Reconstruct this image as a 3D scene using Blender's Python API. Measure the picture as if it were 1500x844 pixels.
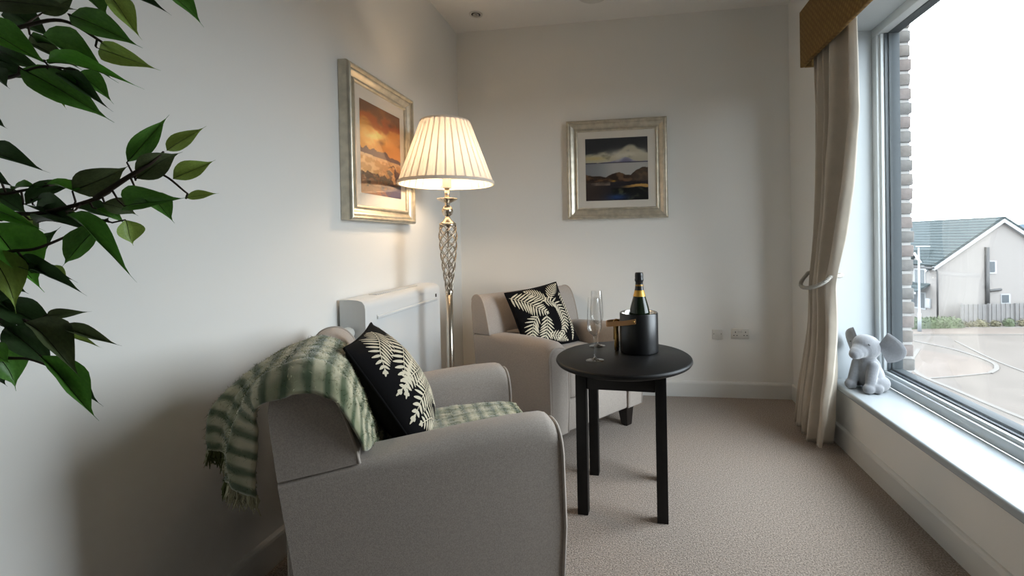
import bpy, bmesh, math, random
import numpy as np
from mathutils import Vector, Matrix, noise as mnoise

random.seed(7)
PI = math.pi
scene = bpy.context.scene
for o in list(bpy.data.objects):
    bpy.data.objects.remove(o, do_unlink=True)
C = scene.collection

# ------------------------------------------------------------------ camera
F_PX, YAW, PITCH, ROLL, SHY, CX = 663.0, .141314, -.0107135, -.0189225, -63.193, 826.17
CAM = Vector((0, 0, 1.0))
fwd = Vector((-math.sin(YAW) * math.cos(PITCH), math.cos(YAW) * math.cos(PITCH), math.sin(PITCH)))
r0 = Vector((math.cos(YAW), math.sin(YAW), 0))
u0 = r0.cross(fwd)
right = r0 * math.cos(ROLL) + u0 * math.sin(ROLL)
up = -r0 * math.sin(ROLL) + u0 * math.cos(ROLL)
cd = bpy.data.cameras.new('camera')
cam = bpy.data.objects.new('camera', cd)
C.objects.link(cam)
cam.matrix_world = Matrix(((right.x, up.x, -fwd.x, 0), (right.y, up.y, -fwd.y, 0), (right.z, up.z, -fwd.z, 1.0), (0, 0, 0, 1)))
cd.sensor_width = 36
cd.lens = F_PX / 1500 * 36
cd.shift_x = -(CX - 750) / 1500
cd.shift_y = SHY / 1500
cd.clip_start = .02
cd.clip_end = 3000
scene.camera = cam

# ------------------------------------------------------------------ world, exposure
scene.view_settings.view_transform = 'Standard'
scene.view_settings.look = 'None'
scene.view_settings.exposure = 0.25
scene.view_settings.gamma = 1.0
scene.view_settings.use_curve_mapping = False
SKY = 11.0
world = bpy.data.worlds.new('overcast_sky')
scene.world = world
world.use_nodes = True
wn = world.node_tree
bg = wn.nodes['Background']
bg.inputs['Color'].default_value = (0.83, 0.93, 1.0, 1)
bg.inputs['Strength'].default_value = SKY

# room size (metres)
XL, XR, YB, YR, ZC = -1.12, .985, 2.93, -5.2, 2.405
WY0, WY1, WZ0, WZ1 = 1.15, 2.35, .305, 1.97        # window opening in the right wall
# sampling portals in the window openings (they give no light of their own)
def portal(name, loc, rot, sx, sy):
    l = bpy.data.lights.new(name, 'AREA'); l.shape = 'RECTANGLE'; l.size = sx; l.size_y = sy
    l.cycles.is_portal = True
    o = bpy.data.objects.new(name, l); C.objects.link(o); o.location = loc; o.rotation_euler = rot
    return o
portal('window_portal', (1.30, (WY0 + WY1) / 2, (WZ0 + WZ1) / 2), (0, PI / 2, 0), WZ1 - WZ0, WY1 - WY0)

def ray(px, py):
    v = Vector(((px - CX) / F_PX, -(py - 422 - SHY) / F_PX, 1.0))
    return right * v.x + up * v.y + fwd * v.z
def at_d(px, py, d): return CAM + ray(px, py) * d
def at_z(px, py, z):
    d = ray(px, py); return CAM + d * ((z - 1) / d.z)
def at_x(px, py, x):
    d = ray(px, py); return CAM + d * (x / d.x)
def at_y(px, py, y):
    d = ray(px, py); return CAM + d * (y / d.y)

# ------------------------------------------------------------------ material helpers
def srgb(r, g, b):
    def f(c):
        c /= 255.0
        return c / 12.92 if c <= .04045 else ((c + .055) / 1.055) ** 2.4
    return (f(r), f(g), f(b), 1)
def mat(name, col, rough=.6, metal=0, bump=0, bscale=200, var=0, vscale=40, spec=.5, sheen=0, col2=None, detail=3, bdist=.002, coords='Object', stretch=None):
    m = bpy.data.materials.new(name); m.use_nodes = True
    nt = m.node_tree; b = nt.nodes['Principled BSDF']
    b.inputs['Base Color'].default_value = col
    b.inputs['Roughness'].default_value = rough
    b.inputs['Metallic'].default_value = metal
    b.inputs['Specular IOR Level'].default_value = spec
    if sheen:
        b.inputs['Sheen Weight'].default_value = sheen
        b.inputs['Sheen Roughness'].default_value = .6
    tc = nt.nodes.new('ShaderNodeTexCoord')
    mp = nt.nodes.new('ShaderNodeMapping')
    nt.links.new(tc.outputs[coords], mp.inputs['Vector'])
    if stretch: mp.inputs['Scale'].default_value = stretch
    if var or col2:
        n = nt.nodes.new('ShaderNodeTexNoise'); n.inputs['Scale'].default_value = vscale; n.inputs['Detail'].default_value = detail
        nt.links.new(mp.outputs[0], n.inputs['Vector'])
        r = nt.nodes.new('ShaderNodeValToRGB')
        r.color_ramp.elements[0].position = .35; r.color_ramp.elements[1].position = .65
        c2 = col2 or tuple(min(1, c * (1 + var)) for c in col[:3]) + (1,)
        c1 = col if col2 else tuple(c * (1 - var) for c in col[:3]) + (1,)
        r.color_ramp.elements[0].color = c1; r.color_ramp.elements[1].color = c2
        nt.links.new(n.outputs['Fac'], r.inputs['Fac']); nt.links.new(r.outputs['Color'], b.inputs['Base Color'])
    if bump:
        n2 = nt.nodes.new('ShaderNodeTexNoise'); n2.inputs['Scale'].default_value = bscale; n2.inputs['Detail'].default_value = 2
        nt.links.new(mp.outputs[0], n2.inputs['Vector'])
        bp = nt.nodes.new('ShaderNodeBump'); bp.inputs['Strength'].default_value = bump; bp.inputs['Distance'].default_value = bdist
        nt.links.new(n2.outputs['Fac'], bp.inputs['Height']); nt.links.new(bp.outputs[0], b.inputs['Normal'])
    return m
def attr_mat(name, rough=.7, sheen=0, spec=.3, coat=0):
    m = mat(name, (1, 1, 1, 1), rough, spec=spec, sheen=sheen)
    nt = m.node_tree; a = nt.nodes.new('ShaderNodeAttribute'); a.attribute_name = 'Col'
    nt.links.new(a.outputs['Color'], nt.nodes['Principled BSDF'].inputs['Base Color'])
    if coat:
        nt.nodes['Principled BSDF'].inputs['Coat Weight'].default_value = coat
        nt.nodes['Principled BSDF'].inputs['Coat Roughness'].default_value = .05
    return m
def pane_mat(name, tint=(1, 1, 1, 1), f0=.035, power=5):
    m = bpy.data.materials.new(name); m.use_nodes = True; nt = m.node_tree; nt.nodes.clear()
    out = nt.nodes.new('ShaderNodeOutputMaterial'); mx = nt.nodes.new('ShaderNodeMixShader')
    t = nt.nodes.new('ShaderNodeBsdfTransparent'); t.inputs[0].default_value = tint
    g = nt.nodes.new('ShaderNodeBsdfGlossy'); g.inputs['Roughness'].default_value = .0
    lw = nt.nodes.new('ShaderNodeLayerWeight'); lw.inputs['Blend'].default_value = .5
    pw = nt.nodes.new('ShaderNodeMath'); pw.operation = 'POWER'; pw.inputs[1].default_value = power
    f = nt.nodes.new('ShaderNodeMath'); f.operation = 'MULTIPLY_ADD'; f.inputs[1].default_value = .95 - f0; f.inputs[2].default_value = f0
    nt.links.new(lw.outputs['Facing'], pw.inputs[0]); nt.links.new(pw.outputs[0], f.inputs[0])
    nt.links.new(f.outputs[0], mx.inputs[0]); nt.links.new(t.outputs[0], mx.inputs[1]); nt.links.new(g.outputs[0], mx.inputs[2])
    nt.links.new(mx.outputs[0], out.inputs[0])
    return m

M = {}
M['wall'] = mat('painted_wall', srgb(236, 234, 229), .75, bump=.12, bscale=350, bdist=.0006, spec=.25)
M['ceiling'] = mat('painted_ceiling', srgb(237, 234, 229), .85, spec=.2)
M['trim'] = mat('white_gloss_trim', srgb(222, 221, 217), .35)
M['upvc'] = mat('white_window_frame', srgb(190, 196, 199), .3)
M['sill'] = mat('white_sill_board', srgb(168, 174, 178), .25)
M['gasket'] = mat('dark_grey_gasket', srgb(70, 76, 80), .5)
M['frame_out'] = mat('grey_outer_frame', srgb(44, 49, 52), .7, spec=.15)
M['pane'] = pane_mat('window_glass')
M['fabric'] = mat('woven_grey_beige_fabric', srgb(171, 161, 152), .9, bump=.5, bscale=900, bdist=.001, var=.13, vscale=420, spec=.15, sheen=.15)
M['piping'] = mat('grey_beige_piping', srgb(176, 165, 155), .85, spec=.15, sheen=.15)
M['legwood'] = mat('dark_leg_wood', srgb(28, 22, 20), .35)
M['black'] = mat('black_stained_wood', srgb(15, 14, 14), .45, spec=.28, bump=.12, bscale=60, bdist=.0008, var=.25, vscale=30, stretch=(1, 12, 1))
M['cooler'] = mat('satin_black_metal', srgb(17, 17, 18), .33)
M['steel'] = mat('inner_steel', srgb(200, 196, 190), .18, 1)
M['nickel'] = mat('satin_nickel', srgb(196, 186, 172), .24, 1)
M['gold'] = mat('polished_gold', srgb(205, 165, 100), .2, 1)
M['leather'] = mat('tan_leather', srgb(172, 128, 80), .5, bump=.2, bscale=300, bdist=.0005)
M['foil'] = mat('black_bottle_foil', srgb(20, 20, 21), .32, bump=.3, bscale=120, bdist=.0006)
M['label'] = mat('gold_neck_label', srgb(206, 158, 66), .35, .4)
M['heater'] = mat('white_heater_enamel', srgb(226, 227, 226), .3)
M['plastic'] = mat('white_plastic', srgb(214, 211, 204), .35)
M['dark'] = mat('dark_slot', srgb(30, 28, 27), .6)
M['frame'] = mat('champagne_silver_leaf', srgb(208, 200, 182), .36, .7, bump=.15, bscale=80, bdist=.0006, var=.12, vscale=25)
M['mount'] = mat('ivory_mount_board', srgb(226, 219, 207), .8)
M['print'] = attr_mat('landscape_print', .35, coat=.25)
M['curtain'] = mat('oatmeal_satin_curtain', srgb(188, 178, 163), .48, bump=.15, bscale=500, bdist=.0006, var=.05, vscale=14, spec=.45, sheen=.3)
M['pelmet'] = mat('mustard_patterned_fabric', srgb(122, 92, 40), .85, bump=.4, bscale=300, bdist=.001)
M['rope'] = mat('silver_rope', srgb(176, 172, 164), .5, .25, bump=.8, bscale=200, bdist=.002)
M['plush'] = mat('grey_plush', srgb(104, 106, 110), .95, bump=.8, bscale=420, bdist=.002, var=.06, vscale=120, sheen=.5, spec=.1)
M['eye'] = mat('dark_button_eye', srgb(25, 25, 28), .2)
M['cushion'] = mat('black_velvet_cushion', srgb(16, 15, 16), .9, bump=.3, bscale=700, bdist=.001, spec=.1)
M['fern'] = mat('cream_fern_embroidery', srgb(206, 196, 172), .85, bump=.5, bscale=500, bdist=.001)
M['throw'] = attr_mat('mohair_plaid', .95, sheen=.5, spec=.05)
M['fibre'] = attr_mat('mohair_fibre', .95, spec=0)
M['bark'] = mat('brown_twig', srgb(52, 38, 28), .75)
LEAVES = [mat('leaf_dark_green', srgb(52, 76, 42), .42, var=.15, vscale=18), mat('leaf_mid_green', srgb(80, 130, 50), .42, var=.15, vscale=18),
          mat('leaf_light_green', srgb(146, 172, 82), .45, var=.12, vscale=18), mat('leaf_bright_green', srgb(102, 168, 62), .4, var=.12, vscale=18),
          mat('leaf_olive_green', srgb(80, 92, 58), .5, var=.15, vscale=18)]
for lm_ in LEAVES:
    b_ = lm_.node_tree.nodes['Principled BSDF']; nt_ = lm_.node_tree
    tr_ = nt_.nodes.new('ShaderNodeBsdfTranslucent'); mx_ = nt_.nodes.new('ShaderNodeMixShader'); mx_.inputs[0].default_value = .3
    src = b_.inputs['Base Color'].links[0].from_socket
    nt_.links.new(src, tr_.inputs[0]); out_ = [n for n in nt_.nodes if n.type == 'OUTPUT_MATERIAL'][0]
    nt_.links.new(b_.outputs[0], mx_.inputs[1]); nt_.links.new(tr_.outputs[0], mx_.inputs[2]); nt_.links.new(mx_.outputs[0], out_.inputs[0])
M['vein'] = mat('dark_leaf_midrib', srgb(44, 36, 24), .6)
# carpet: mottled brown loop pile
def carpet():
    m = mat('beige_loop_carpet', srgb(150, 134, 120), .95, spec=.1, sheen=.2)
    nt = m.node_tree; b = nt.nodes['Principled BSDF']
    tc = nt.nodes.new('ShaderNodeTexCoord')
    v = nt.nodes.new('ShaderNodeTexVoronoi'); v.inputs['Scale'].default_value = 330
    n = nt.nodes.new('ShaderNodeTexNoise'); n.inputs['Scale'].default_value = 210; n.inputs['Detail'].default_value = 4; n.inputs['Roughness'].default_value = .75
    r = nt.nodes.new('ShaderNodeValToRGB')
    r.color_ramp.elements[0].position = .38; r.color_ramp.elements[0].color = srgb(98, 85, 74)
    r.color_ramp.elements[1].position = .62; r.color_ramp.elements[1].color = srgb(190, 174, 160)
    nt.links.new(tc.outputs['Object'], v.inputs['Vector']); nt.links.new(tc.outputs['Object'], n.inputs['Vector'])
    nt.links.new(n.outputs['Fac'], r.inputs['Fac']); nt.links.new(r.outputs[0], b.inputs['Base Color'])
    bp = nt.nodes.new('ShaderNodeBump'); bp.inputs['Strength'].default_value = .7; bp.inputs['Distance'].default_value = .003
    nt.links.new(v.outputs['Distance'], bp.inputs['Height']); nt.links.new(bp.outputs[0], b.inputs['Normal'])
    return m
M['carpet'] = carpet()
def pelmet_pattern():
    nt = M['pelmet'].node_tree; b = nt.nodes['Principled BSDF']
    tc = nt.nodes.new('ShaderNodeTexCoord'); mp = nt.nodes.new('ShaderNodeMapping'); mp.inputs['Rotation'].default_value = (PI / 4, 0, 0)
    ck = nt.nodes.new('ShaderNodeTexVoronoi'); ck.inputs['Scale'].default_value = 48; ck.inputs['Randomness'].default_value = .15
    r = nt.nodes.new('ShaderNodeValToRGB')
    r.color_ramp.elements[0].position = .2; r.color_ramp.elements[0].color = srgb(140, 110, 56)
    r.color_ramp.elements[1].position = .6; r.color_ramp.elements[1].color = srgb(112, 82, 34)
    nt.links.new(tc.outputs['Object'], mp.inputs[0]); nt.links.new(mp.outputs[0], ck.inputs['Vector'])
    nt.links.new(ck.outputs['Distance'], r.inputs['Fac']); nt.links.new(r.outputs[0], b.inputs['Base Color'])
pelmet_pattern()
def glass_mat(name, col=(1, 1, 1, 1), rough=0):
    m = mat(name, col, rough); b = m.node_tree.nodes['Principled BSDF']
    b.inputs['Transmission Weight'].default_value = 1.0; b.inputs['IOR'].default_value = 1.45
    return m
M['glass'] = pane_mat('clear_flute_glass', (.965, .965, .96, 1), .075, 2.0)
M['bottle'] = glass_mat('dark_green_bottle_glass', srgb(60, 78, 40))
M['bottle'].node_tree.nodes['Principled BSDF'].inputs['Transmission Weight'].default_value = .35
M['bottle'].node_tree.nodes['Principled BSDF'].inputs['Base Color'].default_value = srgb(28, 40, 26)
M['bottle'].node_tree.nodes['Principled BSDF'].inputs['Roughness'].default_value = .06
def shade_mat():
    m = bpy.data.materials.new('cream_pleated_shade'); m.use_nodes = True; nt = m.node_tree; nt.nodes.clear()
    out = nt.nodes.new('ShaderNodeOutputMaterial'); mx = nt.nodes.new('ShaderNodeMixShader'); mx.inputs[0].default_value = .24
    d = nt.nodes.new('ShaderNodeBsdfDiffuse'); d.inputs[0].default_value = srgb(244, 238, 228)
    t = nt.nodes.new('ShaderNodeBsdfTranslucent'); t.inputs[0].default_value = srgb(250, 241, 228)
    nt.links.new(d.outputs[0], mx.inputs[1]); nt.links.new(t.outputs[0], mx.inputs[2]); nt.links.new(mx.outputs[0], out.inputs[0])
    return m
M['shade'] = shade_mat()
def emit(name, col, s):
    m = mat(name, col); b = m.node_tree.nodes['Principled BSDF']
    b.inputs['Emission Color'].default_value = col; b.inputs['Emission Strength'].default_value = s
    return m
M['bulb'] = emit('warm_bulb', (1.0, .75, .50, 1), 118)
# outside
M['brick'] = [mat('weathered_brick_%s' % n, c, .9, bump=.6, bscale=60, bdist=.003, var=.2, vscale=35) for n, c in
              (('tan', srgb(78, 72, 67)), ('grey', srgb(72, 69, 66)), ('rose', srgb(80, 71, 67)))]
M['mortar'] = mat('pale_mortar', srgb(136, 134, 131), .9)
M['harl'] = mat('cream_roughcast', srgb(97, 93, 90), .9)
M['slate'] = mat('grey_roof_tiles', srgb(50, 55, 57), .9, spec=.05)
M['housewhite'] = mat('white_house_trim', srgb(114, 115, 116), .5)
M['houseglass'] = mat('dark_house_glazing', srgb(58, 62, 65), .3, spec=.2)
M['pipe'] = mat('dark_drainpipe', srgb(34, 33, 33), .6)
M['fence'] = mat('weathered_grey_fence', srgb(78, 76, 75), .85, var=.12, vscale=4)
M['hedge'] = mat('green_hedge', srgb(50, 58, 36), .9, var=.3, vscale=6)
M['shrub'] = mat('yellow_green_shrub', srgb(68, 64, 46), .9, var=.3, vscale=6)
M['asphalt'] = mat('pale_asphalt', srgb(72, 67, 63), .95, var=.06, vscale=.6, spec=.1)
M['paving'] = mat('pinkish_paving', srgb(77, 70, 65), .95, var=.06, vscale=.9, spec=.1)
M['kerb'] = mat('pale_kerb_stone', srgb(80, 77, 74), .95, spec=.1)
M['post'] = mat('galvanised_post', srgb(104, 107, 110), .7)
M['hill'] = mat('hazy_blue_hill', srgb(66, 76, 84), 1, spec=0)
M['terracotta'] = mat('grey_planter', srgb(90, 90, 92), .7)
M['soil'] = mat('dark_soil', srgb(40, 32, 26), .95)

# roof courses as fine dark to light colour bands (tiles too far away to tell apart)
def roof_rows():
    nt = M['slate'].node_tree; b = nt.nodes['Principled BSDF']; tc = nt.nodes.new('ShaderNodeTexCoord')
    w = nt.nodes.new('ShaderNodeTexWave'); w.bands_direction = 'Z'; w.wave_profile = 'SAW'; w.inputs['Scale'].default_value = 1.5
    r = nt.nodes.new('ShaderNodeValToRGB'); r.color_ramp.elements[0].color = srgb(28, 33, 34); r.color_ramp.elements[1].color = srgb(58, 64, 65)
    nt.links.new(tc.outputs['Object'], w.inputs['Vector']); nt.links.new(w.outputs['Fac'], r.inputs[0]); nt.links.new(r.outputs[0], b.inputs['Base Color'])
roof_rows()

# ------------------------------------------------------------------ mesh helpers
def obj(name, verts, faces, m, parent=None, smooth=True, loc=None):
    me = bpy.data.meshes.new(name); me.from_pydata([tuple(v) for v in verts], [], faces); me.validate(); me.update()
    return link(name, me, m, parent, smooth, loc)
def link(name, me, m, parent=None, smooth=True, loc=None):
    if m is not None and not me.materials: me.materials.append(m)
    if smooth:
        me.polygons.foreach_set('use_smooth', [True] * len(me.polygons))
    o = bpy.data.objects.new(name, me); C.objects.link(o)
    if parent: o.parent = parent
    if loc: o.location = loc
    return o
def obj_bm(name, bm, m, parent=None, smooth=True, loc=None):
    bmesh.ops.recalc_face_normals(bm, faces=bm.faces)
    me = bpy.data.meshes.new(name); bm.to_mesh(me); bm.free()
    return link(name, me, m, parent, smooth, loc)
def bm_box(bm, lo, hi, bev=0, seg=2, mtx=None):
    vs = [bm.verts.new((x, y, z)) for x in (lo[0], hi[0]) for y in (lo[1], hi[1]) for z in (lo[2], hi[2])]
    fs = [(0, 1, 3, 2), (4, 6, 7, 5), (0, 4, 5, 1), (2, 3, 7, 6), (0, 2, 6, 4), (1, 5, 7, 3)]
    faces = [bm.faces.new([vs[i] for i in f]) for f in fs]
    if bev:
        es = list({e for f in faces for e in f.edges})
        r = bmesh.ops.bevel(bm, geom=es, offset=bev, segments=seg, affect='EDGES', profile=.5)
        vs = list({v for f in r['faces'] for v in f.verts} | {v for v in vs if v.is_valid})
    if mtx:
        bmesh.ops.transform(bm, matrix=mtx, verts=vs)
def box(name, lo, hi, m, parent=None, bev=.002, seg=2, smooth=True):
    bm = bmesh.new(); bm_box(bm, lo, hi, bev, seg)
    o = obj_bm(name, bm, m, parent, False)
    if bev: sharp_smooth(o)
    return o
def sharp_smooth(o, ang=40):
    me = o.data
    me.polygons.foreach_set('use_smooth', [True] * len(me.polygons))
    try: me.set_sharp_from_angle(angle=math.radians(ang))
    except Exception: pass
def flat_caps(o):
    for p in o.data.polygons:
        if len(p.vertices) > 6: p.use_smooth = False
def lathe(name, prof, m, parent=None, seg=40, loc=None, sharp=50):
    vs = []; fs = []
    n = len(prof)
    for i in range(seg):
        a = 2 * PI * i / seg
        for r, z in prof: vs.append((r * math.cos(a), r * math.sin(a), z))
    for i in range(seg):
        j = (i + 1) % seg
        for k in range(n - 1):
            fs.append((i * n + k, j * n + k, j * n + k + 1, i * n + k + 1))
    bm = bmesh.new(); bv = [bm.verts.new(v) for v in vs]
    for f in fs:
        try: bm.faces.new([bv[q] for q in f])
        except ValueError: pass
    bmesh.ops.remove_doubles(bm, verts=bm.verts, dist=1e-6)
    o = obj_bm(name, bm, m, parent, True, loc); sharp_smooth(o, sharp)
    return o
def tube_data(pts, r, seg=8, closed=False, cap=True):
    pts = [Vector(p) for p in pts]; n = len(pts); vs = []; fs = []
    rr = r if isinstance(r, (list, tuple)) else [r] * n
    prev = None
    for i, p in enumerate(pts):
        if closed: t = pts[(i + 1) % n] - pts[i - 1]
        else: t = pts[min(i + 1, n - 1)] - pts[max(i - 1, 0)]
        t.normalize()
        if prev is None:
            a = Vector((0, 0, 1)) if abs(t.z) < .9 else Vector((1, 0, 0)); nx = t.cross(a).normalized()
        else:
            nx = (prev - t * prev.dot(t)).normalized()
        prev = nx; ny = t.cross(nx)
        for k in range(seg):
            a = 2 * PI * k / seg
            vs.append(p + (nx * math.cos(a) + ny * math.sin(a)) * rr[i])
    m = n if closed else n - 1
    for i in range(m):
        j = (i + 1) % n
        for k in range(seg):
            l = (k + 1) % seg
            fs.append((i * seg + k, i * seg + l, j * seg + l, j * seg + k))
    if not closed and cap:
        fs.append(tuple(range(seg))[::-1]); fs.append(tuple((n - 1) * seg + k for k in range(seg)))
    return vs, fs
def tube(name, pts, r, m, parent=None, seg=8, closed=False):
    v, f = tube_data(pts, r, seg, closed); return obj(name, v, f, m, parent)
def empty(name, loc=(0, 0, 0), rz=0, label=None, cat=None, group=None, kind=None):
    o = bpy.data.objects.new(name, None); C.objects.link(o); o.location = loc; o.rotation_euler = (0, 0, rz); o.empty_display_size = .1
    tag(o, label, cat, group, kind); return o
def tag(o, label=None, cat=None, group=None, kind=None):
    if label: o['label'] = label
    if cat: o['category'] = cat
    if group: o['group'] = group
    if kind: o['kind'] = kind
    return o
def copy_tree(o, parent=None):
    c = o.copy(); C.objects.link(c); c.parent = parent
    for ch in o.children: copy_tree(ch, c)
    return c
def interp(tab, x):
    if x <= tab[0][0]: return tab[0][1]
    for (a, b), (c, d) in zip(tab, tab[1:]):
        if x <= c: return b + (d - b) * (x - a) / (c - a)
    return tab[-1][1]
def cr(pts, n):
    """smooth curve through points"""
    P = [Vector(p) for p in pts]; P = [P[0] * 2 - P[1]] + P + [P[-1] * 2 - P[-2]]
    out = []
    for i in range(1, len(P) - 2):
        for k in range(n):
            t = k / n; a, b, c, d = P[i - 1], P[i], P[i + 1], P[i + 2]
            out.append(.5 * ((2 * b) + (c - a) * t + (2 * a - 5 * b + 4 * c - d) * t * t + (3 * b - a - 3 * c + d) * t ** 3))
    out.append(P[-2]); return out
def set_col(me, cols):
    ca = me.color_attributes.new('Col', 'FLOAT_COLOR', 'POINT')
    ca.data.foreach_set('color', np.asarray(cols, dtype=np.float32).ravel())

# ================================================================== the room
def struct(o, label=None): return tag(o, label, kind='structure')
T = .12
fl = struct(obj('floor', [(XL, YR, 0), (XR, YR, 0), (XR, YB, 0), (XL, YB, 0), (XL, YR, -T), (XR, YR, -T), (XR, YB, -T), (XL, YB, -T)],
    [(0, 1, 2, 3), (7, 6, 5, 4), (0, 4, 5, 1), (2, 6, 7, 3), (1, 5, 6, 2), (0, 3, 7, 4)], M['carpet'], smooth=False), 'beige flecked loop pile carpet floor')
struct(box('ceiling', (XL - T, YR - T, ZC), (XR + .35, YB + T, ZC + T), M['ceiling'], bev=0), 'off white painted ceiling')
struct(box('wall_left', (XL - T, YR - T, -T), (XL, YB + T, ZC), M['wall'], bev=0), 'off white painted wall behind the plant and heater')
struct(box('wall_back', (XL, YB, -T), (XR + .35, YB + T, ZC), M['wall'], bev=0), 'off white painted far wall with sockets')
struct(box('wall_rear', (XL, YR - T, -T), (XR + .35, YR, ZC), M['wall'], bev=0), 'off white painted wall behind the viewer')
bm = bmesh.new()
XO = 1.22                                      # outer face of the inner wall leaf
bm_box(bm, (XR, YR, -T), (XO, YB, WZ0 - .03))
bm_box(bm, (XR, YR, WZ1), (XO, YB, ZC))
bm_box(bm, (XR, YR, WZ0 - .03), (XO, WY0, WZ1))
bm_box(bm, (XR, WY1, WZ0 - .03), (XO, YB, WZ1))
struct(obj_bm('wall_right', bm, M['wall'], None, False), 'off white painted window wall with deep reveal')

def baseboard(name, pts, nrm, label):
    """extrude a skirting profile between two floor points; nrm points into the room"""
    a, b = Vector(pts[0]), Vector(pts[1]); n = Vector(nrm)
    prof = [(0, 0), (.014, 0), (.014, .082), (.012, .090), (.006, .096), (0, .098)]
    vs = [p + n * d + Vector((0, 0, z)) for p in (a, b) for d, z in prof]; k = len(prof)
    fs = [(i, (i + 1) % k, k + (i + 1) % k, k + i) for i in range(k)] + [tuple(range(k)), tuple(range(k, 2 * k))[::-1]]
    bm = bmesh.new(); bv = [bm.verts.new(v) for v in vs]
    for f in fs: bm.faces.new([bv[i] for i in f])
    o = obj_bm(name, bm, M['trim'], None, False); struct(o, label); return o
baseboard('baseboard_left', ((XL, YR, 0), (XL, YB, 0)), (1, 0, 0), 'white skirting board under the left wall')
baseboard('baseboard_back', ((XL, YB, 0), (XR, YB, 0)), (0, -1, 0), 'white skirting board under the far wall')
baseboard('baseboard_right', ((XR, YR, 0), (XR, YB, 0)), (-1, 0, 0), 'white skirting board under the window sill')
baseboard('baseboard_rear', ((XL, YR, 0), (XR, YR, 0)), (0, 1, 0), 'white skirting board behind the viewer')

# window: sill board, frame with inner step, gasket, pane
win = empty('window_1', (1.16, (WY0 + WY1) / 2, WZ0), 0, 'large white framed window above a low sill', kind='structure')
def rel(o, root):
    o.parent = root; o.matrix_parent_inverse = Matrix.Translation(-root.location); return o
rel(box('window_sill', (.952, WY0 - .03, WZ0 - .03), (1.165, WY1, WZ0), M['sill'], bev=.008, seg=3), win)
def rect_frame(name, x0, x1, y0, y1, z0, z1, w, m, bev=.004):
    bm = bmesh.new()
    bm_box(bm, (x0, y0, z0), (x1, y1, z0 + w), bev); bm_box(bm, (x0, y0, z1 - w), (x1, y1, z1), bev)
    bm_box(bm, (x0, y0, z0 + w), (x1, y0 + w, z1 - w), bev); bm_box(bm, (x0, y1 - w, z0 + w), (x1, y1, z1 - w), bev)
    o = obj_bm(name, bm, m, None, False); sharp_smooth(o); return o
rel(rect_frame('window_frame', 1.16, 1.235, WY0, WY1, WZ0, WZ1, .042, M['upvc']), win)
rel(rect_frame('window_sash', 1.172, 1.225, WY0 + .03, WY1 - .03, WZ0 + .03, WZ1 - .012, .026, M['upvc']), win)
rel(rect_frame('gasket', 1.186, 1.20, WY0 + .052, WY1 - .052, WZ0 + .052, WZ1 - .030, .010, M['gasket'], .001), win)
rel(rect_frame('outer_frame', 1.20, 1.245, WY0 + .045, WY1 - .045, WZ0 + .045, WZ1 - .022, .026, M['frame_out'], .002), win)
rel(box('window_pane', (1.1935, WY0 + .058, WZ0 + .058), (1.1945, WY1 - .058, WZ1 - .034), M['pane'], bev=0), win)
M['reveal'] = mat('reveal_dimming_grey', srgb(170, 176, 180), .6, spec=.2)  # thin added skins, their grey dims the sky-lit reveal below the wall white
rel(box('jamb_dimming_skin', (XR + .001, WY1 - .003, WZ0), (1.16, WY1, WZ1), M['reveal'], bev=0), win)
rel(box('soffit_dimming_skin', (XR + .001, WY0, WZ1 - .003), (1.16, WY1 - .003, WZ1), M['reveal'], bev=0), win)
vent = box('trickle_vent', (1.158, 1.2, 1.975 - .045), (1.163, 1.95, 1.975 - .03), M['upvc'], bev=.001)
rel(vent, win)

# outer brick reveal beside the glass, one brick per course
ow = obj_bm('wall_outer', (lambda b: (bm_box(b, (1.247, WY1 - .014, -5.4), (1.314, WY1 + .9, 3.2)), b)[1])(bmesh.new()), M['mortar'], None, False)
struct(ow, 'weathered brick outer wall edge beside the window pane')
CH = .0669
bmes = []
for v in range(6):
    bm = bmesh.new(); bm_box(bm, (-.037, -.02, -.0265), (.037, .05, .0265), .004, 2)
    for q in bm.verts: q.co += Vector((random.uniform(-1, 1), random.uniform(-1, 1), random.uniform(-1, 1))) * .0017
    me = bpy.data.meshes.new('brick'); bm.to_mesh(me); bm.free(); me.materials.append(M['brick'][v % 3]); bmes.append(me)
for i in range(46):
    me = bmes[(i * 7 + i // 3) % 6]
    o = link('brick', me, None, ow, True, (1.282 + random.uniform(-.004, .004), WY1 - .004, -.42 + i * CH)); o.rotation_euler = (0, 0, random.uniform(-.03, .03))

# ================================================================== outside
G = -5.4
OUT = empty  # shorthand
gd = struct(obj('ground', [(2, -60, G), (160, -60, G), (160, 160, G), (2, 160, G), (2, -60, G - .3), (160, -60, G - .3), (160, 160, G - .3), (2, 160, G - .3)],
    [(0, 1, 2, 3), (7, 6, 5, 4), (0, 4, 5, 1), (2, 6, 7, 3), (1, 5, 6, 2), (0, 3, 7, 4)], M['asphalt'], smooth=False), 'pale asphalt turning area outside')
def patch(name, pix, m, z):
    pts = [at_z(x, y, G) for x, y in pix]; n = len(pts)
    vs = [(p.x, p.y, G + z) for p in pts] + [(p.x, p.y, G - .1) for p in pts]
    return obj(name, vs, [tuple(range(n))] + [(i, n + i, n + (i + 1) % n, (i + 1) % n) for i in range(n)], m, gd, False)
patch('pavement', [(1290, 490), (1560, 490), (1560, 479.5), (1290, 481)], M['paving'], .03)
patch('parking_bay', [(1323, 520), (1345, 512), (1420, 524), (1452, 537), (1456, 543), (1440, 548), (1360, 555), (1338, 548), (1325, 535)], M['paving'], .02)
patch('footpath', [(1300, 520), (1335, 553), (1400, 588), (1500, 622), (1700, 690), (1700, 760), (1400, 640), (1300, 560)], M['paving'], .025)
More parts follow.
